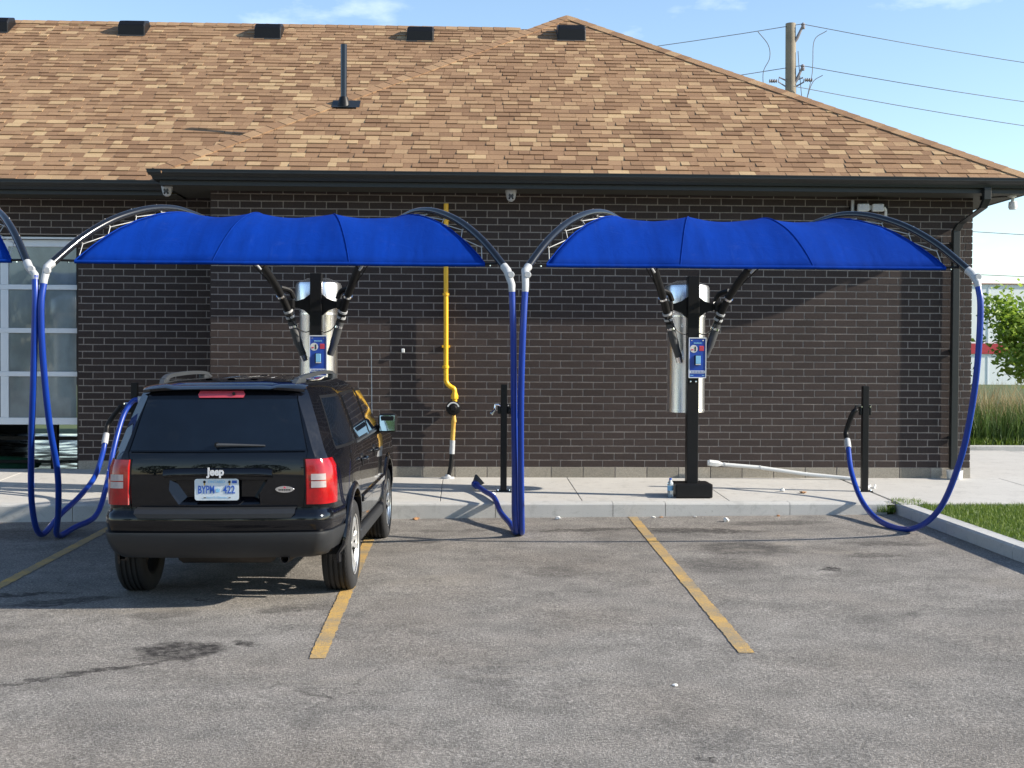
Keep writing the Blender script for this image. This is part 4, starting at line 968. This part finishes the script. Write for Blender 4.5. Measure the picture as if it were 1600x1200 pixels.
text_part('ONTARIO', .026, 'plate_letters', 'signlt', plate, TXT_BACK(0, ty, .900), .0005, .0004); text_part('Yours To Discover', .019, 'plate_letters', 'signlt', plate, TXT_BACK(0, ty, .791), .0004, 0, .2)
b = MB(); b.prism([(.008+.012*x, .843+.016*z) for x, z in ((-1, -1), (1, -1), (1.2, .6), (.5, 0), (0, 1), (-.5, 0), (-1.2, .6))], ty-.001, ty); b.build('plate_crown', 'signlt', plate)
for x in (-.085, .09): MB().lathe([(0, -.004), (.008, -.004), (.010, 0)], 10, 'Y', (x, ty, .900)).build('plate_bolt', 'black', plate); MB().box(x-.005, x+.005, ty-.001, ty, .876, .892).build('rust_streak', 'yrust', plate)
for x in (-.085, .09): MB().box(x-.007, x+.007, ty-.001, ty, .786, .792).build('plate_slot', 'black', plate)
MB().box(.108, .142, ty-.001, ty, .890, .910).build('plate_sticker', 'pblue', plate)
text_part('Jeep', .074, 'badge', 'badge', CAR, TXT_BACK(.0, rear_y(0, .966)-.034, .972), .003, .0032, 0, .90)
ov = MB().lathe([(0, -.004), (.064, -.004), (.068, .0), (.068, .006)], 28, 'Y', (0, 0, 0)); ov.v = [(x+.475, y+rear_y(.475, .845)-.004, z*.36+.845) for x, y, z in ov.v]; ov = ov.build('oval_badge', 'chrome', CAR, 40)
[MB().box(.432+k*.0125, .441+k*.0125, rear_y(.475, .842)-.0098, rear_y(.475, .842)-.008, .836, .8465).build('badge_mark', 'black', ov) for k in range(7)]; MB().prism([(.475-.012, .853), (.475+.012, .853), (.475, .866)], rear_y(.475, .855)-.0098, rear_y(.475, .855)-.008).build('badge_mark', 'signred', ov)
# bumper
def wrap(levels, yend=.50):
    rows = []
    for z, hw, yr in levels:
        P = []; rx, ry = .11, .17
        for x in np.linspace(0, hw-rx, 6): P.append((x, yr+.05*(x/hw)**2))
        for k in range(1, 9): a = k/8*math.pi/2; x = hw-rx+rx*math.sin(a); P.append((x, yr+.05*(x/hw)**2+ry*(1-math.cos(a))))
        P.append((hw, (yend+yr+.25)/2)); P.append((hw, yend)); rows.append([(x, y, z) for x, y in P])
    b = MB(); b.grid(rows); b.grid([[(-x, y, z) for x, y, z in r_] for r_ in rows]); return b
bu = wrap([(.552, .84, .10), (.555, .872, .018), (.60, .880, .004), (.655, .880, .0), (.685, .872, .012), (.705, .858, .035), (.712, .80, .13)]).build('bumper', 'paint', CAR, 30)
cl = wrap([(.350, .72, .20), (.366, .80, .10), (.410, .845, .050), (.475, .872, .014), (.535, .884, -.006), (.552, .884, -.004), (.556, .84, .05)], .51).build('bumper_cladding', 'clad', CAR, 30)
rows = []
for y_, z_ in ((.0, .652), (-.008, .658), (-.008, .688), (.02, .716), (.10, .722)): rows.append([(x, .05*(x/.88)**2+y_, z_) for x in np.linspace(-.615+(.03 if z_ < .66 else 0), .615-(.03 if z_ < .66 else 0), 17)])
MB().grid(rows).build('bumper_pad', 'clad', bu, 35)
# exhaust
ex = MB().lathe([(0, -.36), (.06, -.36), (.08, -.33), (.08, .33), (.06, .36), (0, .36)], 20, 'X', (-.02, .50, .345)).build('muffler', 'exh', CAR, 40)
MB().lathe([(.036, .10), (.036, .50), (.030, .50), (.030, .10)], 18, 'Y', (.515, .02, .355), True).build('exhaust_pipe', 'exh', CAR, 40)
MB().box(-.70, .70, 1.35, 4.1, .28, .365).build('underbody', 'well', CAR)
# arches, sills, mouldings
for sg in (-1, 1):
    for ay in (AXR, AXF):
        rows = []
        for k in range(25):
            a = R(-12+204*k/24); c_, s_ = math.cos(a), math.sin(a); zz = WZ+.02+.41*s_; hx = cz(min(max(zz, .31), 1.0))[0]
            rows.append([(sg*(hx+o_), ay+r_*c_, WZ+.02+r_*s_) for r_, o_ in ((.398, -.05), (.398, .018), (.412, .022), (.455, .008), (.46, -.01))])
        MB().grid(rows).build('fender_flare', 'paint', CAR, 40)
        arc = [(math.cos(R(-6+192*k/24))*.40, math.sin(R(-6+192*k/24))*.40) for k in range(25)]
        b = MB(); b.grid([[(sg*xx, ay+c_, WZ+.02+s_) for c_, s_ in arc] for xx in (.53, .83)]); b.add([(sg*.53, ay+c_, WZ+.02+s_) for c_, s_ in arc], [tuple(range(25))]); b.build('wheel_well', 'well', CAR, 60)
    MB().box(min(sg*.80, sg*.872), max(sg*.80, sg*.872), 1.32, 3.12, .30, .40).build('sill', 'clad', CAR, None, .02)
    MB().box(min(sg*.855, sg*.884), max(sg*.855, sg*.884), 1.40, 3.08, .60, .66).build('side_moulding', 'paint', CAR, None, .012)
    for yy in (1.48, 2.38):
        hd_ = MB().tube(cat_rom([(sg*.862, yy-.09, .945), (sg*.897, yy-.06, .945), (sg*.90, yy, .945), (sg*.897, yy+.06, .945), (sg*.862, yy+.09, .945)], 4), .013, 8).build('door_handle', 'paint', CAR, 50)
        MB().lathe([(0, sg*.001), (.05, sg*.001), (.055, -sg*.01)], 16, 'X', (sg*.868, yy, .935)).build('handle_cup', 'black', hd_, 50)
    # belt trim
    MB().box(min(sg*.825, sg*.842), max(sg*.825, sg*.842), 1.34, 3.08, 1.078, 1.096).build('belt_trim', 'railgrey', CAR, None, .004)
    # roof rails
    rp_ = [(sg*.545, .48, 1.565), (sg*.545, .58, 1.60), (sg*.545, .85, 1.628), (sg*.54, 1.5, 1.640), (sg*.535, 2.0, 1.628), (sg*.53, 2.2, 1.585)]
    b = MB(); path = cat_rom(rp_, 5); rows = []
    for p in path: rows.append([(p.x-.022, p.y, p.z-.014), (p.x+.022, p.y, p.z-.014), (p.x+.018, p.y, p.z+.014), (p.x-.018, p.y, p.z+.014)])
    b.grid(rows, True); b.f += [(0, 1, 2, 3), tuple(range(len(path)*4-4, len(path)*4))]; b.mi += [0, 0]; rl = b.build('roof_rail', 'railgrey', CAR, 40)
    for y0 in (.56, 1.96): MB().box(sg*.543-.028, sg*.543+.028, y0, y0+.16, 1.555, 1.62).build('rail_foot', 'railgrey', rl, None, .012)
    # mirrors
    mh = MB().box(min(sg*.855, sg*1.02), max(sg*.855, sg*1.02), 2.78, 2.90, 1.065, 1.235).build('door_mirror', 'black', CAR, None, .028)
    MB().add([(sg*.870, 2.772, 1.082), (sg*1.005, 2.772, 1.082), (sg*1.005, 2.784, 1.22), (sg*.870, 2.784, 1.22), (sg*.870, 2.79, 1.082), (sg*1.005, 2.79, 1.082), (sg*1.005, 2.79, 1.22), (sg*.870, 2.79, 1.22)], [(0, 1, 2, 3), (0, 4, 5, 1), (1, 5, 6, 2), (2, 6, 7, 3), (3, 7, 4, 0)]).build('mirror_glass', 'mirror', mh)
    MB().tube([(sg*.78, 2.86, 1.09), (sg*.89, 2.85, 1.10)], .035, 10).build('mirror_arm', 'black', mh, 50)
for x in (-.36, -.18, 0, .18, .36):
    b = MB(); rows = []
    for y in np.linspace(.62, 1.95, 8): rows.append([(x-.035, y, 1.602-.02*(abs(x)/.4)**2), (x-.022, y, 1.615-.02*(abs(x)/.4)**2), (x+.022, y, 1.615-.02*(abs(x)/.4)**2), (x+.035, y, 1.602-.02*(abs(x)/.4)**2)])
    b.grid(rows); b.build('roof_rib', 'paint', CAR, 40)
MB().tube([(.74, 3.32, 1.05), (.745, 3.26, 1.85)], [.005, .0035], 6).build('antenna', 'cord', CAR)
# the body narrows towards the rear corners
def taper():
    for o in CAR.children_recursive:
        if o.type != 'MESH' or o.name.split('.')[0] in ('fender_flare', 'wheel_well', 'license_plate', 'plate_letters', 'plate_crown', 'plate_bolt', 'rust_streak', 'plate_slot', 'plate_sticker', 'badge', 'oval_badge', 'badge_mark'): continue
        for v in o.data.vertices:
            x, y, z = v.co; kr = float(np.interp(z, [.95, 1.0, 1.12, 1.30, 1.46, 1.7], [.91, .91, .883, .864, .838, .838])); w = min(max((y-.12)/float(np.interp(z, [1.0, 1.15], [.62, 1.0])), 0), 1); w = 1-w*w*(3-2*w); v.co.x = x*(1-(1-kr)*w)
taper()
# wheels
def wheel(x, y, sg):
    w = MB(); hw = .1075
    prof = [(.222, -.095), (.24, -.105), (.285, -.112), (.32, -.106), (.338, -.092), (.345, -.078)]
    for g in (-.054, -.019, .019, .054): prof += [(.3455, g-.008), (.334, g-.006), (.334, g+.006), (.3455, g+.008)]
    prof += [(.345, .078), (.338, .092), (.32, .106), (.285, .112), (.24, .105), (.222, .095)]
    we_ = bpy.data.objects.new('wheel', None); COL.objects.link(we_); we_.parent = CAR; we_.location = (x, y, WR-.006); we_.empty_display_size = .1
    ty_ = w.lathe(prof, 48, 'X', (0, 0, 0), True).build('tyre', 'tyre', we_, 30)
    b = MB()          # shoulder blocks
    for k in range(56):
        a = 2*math.pi*k/56
        for s2 in (-1, 1):
            ca, sa = math.cos(a), math.sin(a); t_ = Vector((0, -sa, ca)); r_ = Vector((0, ca, sa)); c_ = r_*.340
            p = [c_+t_*e*.011+Vector((s2*xx, 0, 0))+r_*rr for xx, rr in ((.072, .007), (.098, -.010), (.109, -.035)) for e in (-1, 1)]
            b.add(p, [(0, 1, 3, 2), (2, 3, 5, 4)])
    b.build('tread_block', 'tyre', ty_, None, 0, False, 'stuff')
    rim = MB(); s = sg
    rim.lathe([(.222, s*.10), (.230, s*.106), (.226, s*.098), (.207, s*.080)], 40, 'X'); rim.f = rim.f[:-2]; rim.mi = rim.mi[:-2]
    n0 = len(rim.f); rim.lathe([(.207, s*.079), (.195, -s*.05), (.21, -s*.09), (.222, -s*.095)], 40, 'X'); rim.f = rim.f[:-2]; rim.mi = rim.mi[:n0]+[1]*(len(rim.f)-n0)
    rim.lathe([(0, s*.082), (.03, s*.082), (.036, s*.076), (.065, s*.07), (.07, s*.04), (0, s*.03)], 24, 'X')
    for k in range(5):
        for dd in (-.20, .20):
            a = 2*math.pi*k/5+dd*.75; a2 = 2*math.pi*k/5+dd*1.15
            r0, r1 = Vector((0, math.cos(a*1), math.sin(a)))*.05, Vector((0, math.cos(a2), math.sin(a2)))*.212
            d = (r1-r0).normalized(); t_ = Vector((0, -d.z, d.y)); vs = []
            for p, ww, xo in ((r0, .015, .075), (r1, .019, .096)):
                vs += [p+t_*ww+Vector((s*xo, 0, 0)), p-t_*ww+Vector((s*xo, 0, 0)), p-t_*ww*1.2+Vector((s*(xo-.045), 0, 0)), p+t_*ww*1.2+Vector((s*(xo-.045), 0, 0))]
            rim.add(vs, [(0, 1, 5, 4), (1, 2, 6, 5), (2, 3, 7, 6), (3, 0, 4, 7)])
    rm = rim.build('rim', ['rim', 'well'], we_, 35)
    MB().lathe([(0, s*.0), (.15, s*.0), (.15, -s*.03), (0, -s*.03)], 28, 'X').build('brake_disc', 'exh', rm, 40)
for sg in (-1, 1):
    for y in (AXR, AXF): wheel(sg*.765, y, sg)

# ================================================================== SMALL THINGS
bo = thing('plastic_bottle', 'clear plastic water bottle with blue cap beside the base box', 'bottle', (2.315, -1.80, wk(2.3, -1.8)))
def m_pet():
    t = NT('clear_bottle_plastic'); t.base((.80, .90, .95)); t.set(Roughness=.12); t.b.inputs['Transmission Weight'].default_value = .7; t.b.inputs['IOR'].default_value = 1.2
    t.l(t.ramp(t.noise(t.coord(), 30, 3), [(.3, .05), (.7, .3)]), t.b.inputs['Roughness']); return t.m
MT['pet'] = m_pet()
MB().lathe([(0, 0), (.030, 0), (.033, .012), (.032, .05), (.034, .07), (.031, .10), (.034, .13), (.030, .165), (.014, .185), (.013, .195), (0, .195)], 18).build('body', 'pet', bo, 50)
MB().lathe([(0, .193), (.015, .193), (.015, .213), (0, .214)], 14).build('cap', 'pblue', bo, 40)
MB().lathe([(.0345, .075), (.0348, .08), (.0348, .12), (.0345, .125)], 18).build('label', 'signlt', bo, 50)
def crumple(name, x, y, z, r, mat, label, cat, flat=.7):
    bm = bmesh.new(); bmesh.ops.create_icosphere(bm, subdivisions=2, radius=r)
    sd_ = random.uniform(0, 50)
    for v in bm.verts:
        n = mnoise.noise(v.co*(2.2/r)*.5+Vector((sd_, 0, 0))); n2 = mnoise.noise(v.co*(5/r)*.5+Vector((0, sd_, 0))); v.co *= 1+.75*n+.4*n2; v.co.z = v.co.z*flat
    mz = min(v.co.z for v in bm.verts)
    for v in bm.verts: v.co.z -= mz
    me = bpy.data.meshes.new(name); bm.to_mesh(me); bm.free(); me.materials.append(MT[mat]); o = link(name, me); o.location = (x, y, z-.002); o.rotation_euler = (0, 0, random.uniform(0, 6)); return tag(o, label, cat)
crumple('tissue', 3.70, -1.32, wk(3.7, -1.3), .026, 'paper', 'white crumpled tissue on the pavement left of the right nozzle post', 'tissue')
crumple('tissue', 1.02, -2.42, az(1, -2.4), .026, 'paper', 'white crumpled tissue at the kerb foot beside the middle hoses', 'tissue')
crumple('tissue', 2.75, -2.72, az(2.7, -2.7), .032, 'paper', 'white crumpled tissue on the asphalt in front of the base box', 'tissue')
crumple('tissue', .34, -1.62, wk(.3, -1.6), .026, 'paper', 'small white scrap under the lying blue hose', 'tissue')
crumple('dry_leaf', 3.90, -1.48, wk(3.9, -1.5), .034, 'deadleaf', 'dry orange leaf on the pavement near the white tissue', 'leaf', .35)
crumple('dry_leaf', -.50, -2.34, az(-.5, -2.4), .034, 'deadleaf', 'dry brown leaf at the kerb foot right of the car', 'leaf', .45)
crumple('litter_scrap', 2.04, -2.36, az(2, -2.4), .022, 'paper', 'pale litter scrap at the kerb foot by the yellow line end', 'litter', .4)
crumple('litter_scrap', 2.13, -2.34, az(2, -2.4), .02, 'deadleaf', 'brown litter scrap at the kerb foot by the yellow line end', 'litter', .4)
crumple('litter_scrap', 2.5, -2.33, az(2.5, -2.4), .018, 'paper', 'tiny pale scrap at the kerb foot below the base box', 'litter', .4)
crumple('litter_scrap', 1.15, -9.15, az(1.1, -9), .014, 'paper', 'tiny white scrap on the open asphalt near the lower edge', 'litter', .4)
crumple('litter_scrap', 3.4, -2.33, az(3.4, -2.4), .02, 'deadleaf', 'small tan scrap at the kerb foot left of the right loop', 'litter', .4)
for i, (dx, dy) in enumerate(((0, 0), (.09, .03))):
    o = MB().box(-.05, .05, -.008, .008, 0, .03).build('plastic_clip', 'white', bevel=.004); o.location = (4.80+dx, -1.02+dy, wk(4.8, -1)); o.rotation_euler = (0, -.35, .5+.6*i)
    tag(o, ['white broken clip on the pavement right of the right post', 'outer white broken clip on the pavement near the downspout'][i], 'clip')
# weeds
b1 = blades('weeds', 'grass', 260, (4.50, 4.70, -2.30, -2.14), lambda: random.uniform(.03, .13), .010, lambda x, y: -.16, 'green weeds growing in the corner where the kerbs meet', .9, 'weeds')
blades('weeds', 'grass', 300, (4.72, 5.05, -2.35, -1.95), lambda: random.uniform(.02, .06), .008, lambda x, y: wk(x, y)-.01, 'low weeds along the pavement joint at the lawn corner', .9, 'weeds')
blades('lawn_grass', 'grass', 42000, (4.88, 7.6, -6.2, -2.30), lambda: random.uniform(.02, .065), .007, lz, 'short green lawn grass beside the right kerb', .8, 'lawn')
blades('lawn_grass', 'grass', 16000, (7.6, 14, -8, -2.30), lambda: random.uniform(.03, .09), .012, lz, 'lawn grass continuing beyond the right edge', .8, 'lawn')
# tall grass bed
blades('tall_grass', 'tallgrass', 16000, (8.2, 14.5, 6.0, 8.2), lambda: random.uniform(.5, 1.05), .016, lambda x, y: -.02, 'tall green ornamental grass behind the concrete apron', .55, 'grass', 3)
blades('tall_grass', 'seedhead', 2600, (8.2, 14.5, 6.3, 8.6), lambda: random.uniform(.9, 1.45), .022, lambda x, y: -.02, 'tan seed heads above the green ornamental grass', .35, 'grass', 3)
blades('bed_edge_plants', 'grass', 1500, (8.2, 13, 5.85, 6.1), lambda: random.uniform(.08, .25), .03, lambda x, y: -.02, 'low leafy weeds at the edge of the grass bed', .8, 'weeds')
# trees
def tree(x, y, z, h, crown, n, leafsz, mat, label, seed, shape=(1, 1, 1), trunk_r=.05, group=None):
    rnd = random.Random(seed); t = thing('tree', label, 'tree', (x, y, z), group)
    b = MB(); b.tube(cat_rom([(0, 0, -.1), (.02, .01, h*.3), (-.03, .02, h*.6), (.02, 0, h*.95)], 5), list(np.linspace(trunk_r, trunk_r*.3, 16)), 8); tips = []
    for k in range(16):
        z0 = h*rnd.uniform(.25, .85); a = rnd.uniform(0, 6.28); ln = crown*rnd.uniform(.5, 1.0)*shape[0]; e = Vector((math.cos(a)*ln, math.sin(a)*ln, z0+ln*rnd.uniform(.3, .8)))
        b.tube(cat_rom([(0, 0, z0), tuple(e*.5+Vector((0, 0, z0*.5+.05))), tuple(e)], 4), list(np.linspace(trunk_r*.4, .006, 9)), 5); tips.append((Vector((0, 0, z0)), e))
    b.build('trunk', 'wood', t, 50); c = MB()
    cl = []
    for k in range(n//14):
        s0, e = rnd.choice(tips); p = s0+(e-s0)*rnd.uniform(.35, 1.08)+Vector((rnd.gauss(0, .12), rnd.gauss(0, .12), rnd.gauss(0, .12)))*crown; cl.append((p, rnd.random()))
    for p0, tint in cl:
        for j in range(14):
            p = p0+Vector((rnd.gauss(0, 1), rnd.gauss(0, 1), rnd.gauss(0, .8)))*crown*.10
            d = Vector((rnd.uniform(-1, 1), rnd.uniform(-1, 1), rnd.uniform(-.7, .5))).normalized(); n_ = d.orthogonal().normalized(); n_.rotate(Matrix.Rotation(rnd.uniform(0, 6.28), 3, d)); s_ = leafsz*rnd.uniform(.6, 1.25)
            c.add([p, p+d*s_*.5+n_*s_*.27, p+d*s_, p+d*s_*.5-n_*s_*.27], [(0, 1, 2, 3)], min(1, max(0, tint*.6+rnd.random()*.4)))
    c.build('crown', mat, t, None, 0, False); return t
tree(11.72, 9.2, -.02, 2.6, 1.25, 6600, .14, 'leaf', 'young bright green tree above the tall grass at right', 3, trunk_r=.04)
tree(9.9, 10.6, -.02, 1.55, .75, 1800, .13, 'leafdk', 'dark leafy shrub behind the tall grass beside the building corner', 5, trunk_r=.03)
# far building
fbd = thing('warehouse', 'pale warehouse with a red stripe far beyond the lawn', 'building', (60, 72, -.2))
MB().box(-32, 60, 0, 30, 0, 7.05).build('wall', 'farwall', fbd)
for k in range(23): MB().box(-31.5+k*4, -31.42+k*4, -.03, 0, 0, 7.0).build('panel_joint', 'alu', fbd)
MB().box(-32.1, 60, -.10, -.02, 2.18, 2.90).build('stripe', 'farred', fbd); MB().box(-32.2, 60, -.14, 30.1, 7.05, 7.09).build('parapet_cap', 'farred', fbd)
# utility pole and its wires
up_ = thing('utility_pole', 'weathered wooden utility pole rising behind the roof', 'utility pole', (8.67, 18, -.2))
MB().tube([(.12, 0, 0), (.06, 0, 5), (0, 0, 10.65)], [.20, .17, .135], 14).build('pole', 'wood', up_, 50)
for z in (10.45, 9.35):
    b = MB(); b.tube([(.10, -.05, z-.28), (.16, -.08, z-.2), (.30, -.1, z+.12)], [.05, .045, .03], 8); b.build('insulator_bracket', 'insul', up_, 40); MB().lathe([(0, -.08), (.05, -.08), (.06, -.03), (.04, 0), (.06, .03), (.03, .08), (0, .08)], 12, 'Z', (.31, -.1, z+.12)).build('insulator', 'insul', up_, 40)
for sg in (-1, 1):
    MB().tube([(sg*.1, -.05, 9.12), (sg*.32, -.1, 9.2), (sg*.34, -.1, 9.08), (sg*.1, -.05, 8.95)], .02, 6).build('bracket', 'insul', up_, 40)
    MB().lathe([(.02, 0), (.055, .02), (.03, .05), (.055, .08), (.03, .11), (.055, .14), (.03, .17), (.05, .2), (.0, .23)], 12, 'X', (sg*.36 if sg > 0 else -.59, -.1, 9.12+.02*sg)).build('insulator', 'insul', up_, 40)
for pts in ([(.95, -.1, 10.45), (.62, -.1, 10.2), (.58, -.1, 9.6), (.55, -.1, 9.2), (.35, -.1, 8.3)], [(.85, -.1, 9.27), (.6, -.1, 9.1), (.45, -.1, 8.7), (.4, -.1, 8.2)], [(-.9, -.1, 10.4), (-.62, -.1, 10.05), (-.58, -.1, 9.7), (-.75, -.1, 9.3), (-.7, -.1, 8.6)], [(.18, -.1, 9.9), (.22, -.1, 9.4), (.34, -.1, 8.2)]):
    MB().tube(cat_rom(pts, 6), .011, 5).build('jumper_wire', 'wire', up_, 50)
def wire(p0, p1, sag, label, r=.0095):
    P = []
    for k in range(31):
        t = k/30; p = Vector(p0).lerp(Vector(p1), t); p.z -= sag*4*t*(1-t); P.append(p)
    b = MB(); b.tube(P, r, 6); return tag(b.build('power_line', 'wire', smooth=60), label, 'wire', 'overhead power lines')
wire((8.95, 17.9, 10.42), (52, 22, 9.9), 1.45, 'topmost overhead wire running right from the utility pole'); wire((8.95, 17.9, 9.32), (52, 22, 8.9), 1.4, 'middle overhead wire running right from the utility pole')
wire((8.7, 17.8, 8.75), (52, 22, 8.0), 1.45, 'lowest overhead wire running right from behind the roof')
wire((8.95, 17.9, 10.42), (-34, 22, 10.0), 1.6, 'topmost overhead wire running left from the utility pole'); wire((8.95, 17.9, 9.32), (-34, 22, 9.0), 1.6, 'lower overhead wire running left from the utility pole')
wire((2, 40, 8.5), (70, 40, 5.9), .6, 'upper thin wire in the sky beside the building corner', .016); wire((2, 40, 6.2), (70, 40, 4.4), .4, 'lower thin wire in the sky above the warehouse', .016)
# trees across the lot behind the camera (they show in the car's paint and glass)
c = MB(); rnd = random.Random(4)
for x, y, h, w in [(-26, -58, 6, 3.2), (-17, -62, 8.5, 3.8), (-8, -60, 7, 3.4), (1, -63, 8, 3.6), (10, -59, 6.5, 3.3), (19, -62, 8.5, 3.8), (28, -60, 7, 3.5), (-36, -60, 8, 4)]:
    c.tube([(x, y, -.5), (x, y, h*.6)], [.25, .12], 6)
    for k in range(420):
        a = rnd.uniform(0, 6.28); ph = rnd.uniform(-1, 1); rr = w*rnd.uniform(.5, 1); p = Vector((x+math.cos(a)*rr*math.sqrt(1-ph*ph), y+math.sin(a)*rr*math.sqrt(1-ph*ph), h*.6+ph*h*.42))
        d = Vector((rnd.uniform(-1, 1), rnd.uniform(-1, 1), rnd.uniform(-1, 1))).normalized(); n_ = d.orthogonal().normalized(); s_ = rnd.uniform(.6, 1.3)
        c.add([p, p+d*s_*.5+n_*s_*.3, p+d*s_, p+d*s_*.5-n_*s_*.3], [(0, 1, 2, 3)], rnd.random())
o = c.build('distant_trees', 'leafdk', None, None, 0, False, 'stuff'); tag(o, 'row of dark trees across the lot, reflected in the car rear', 'trees')
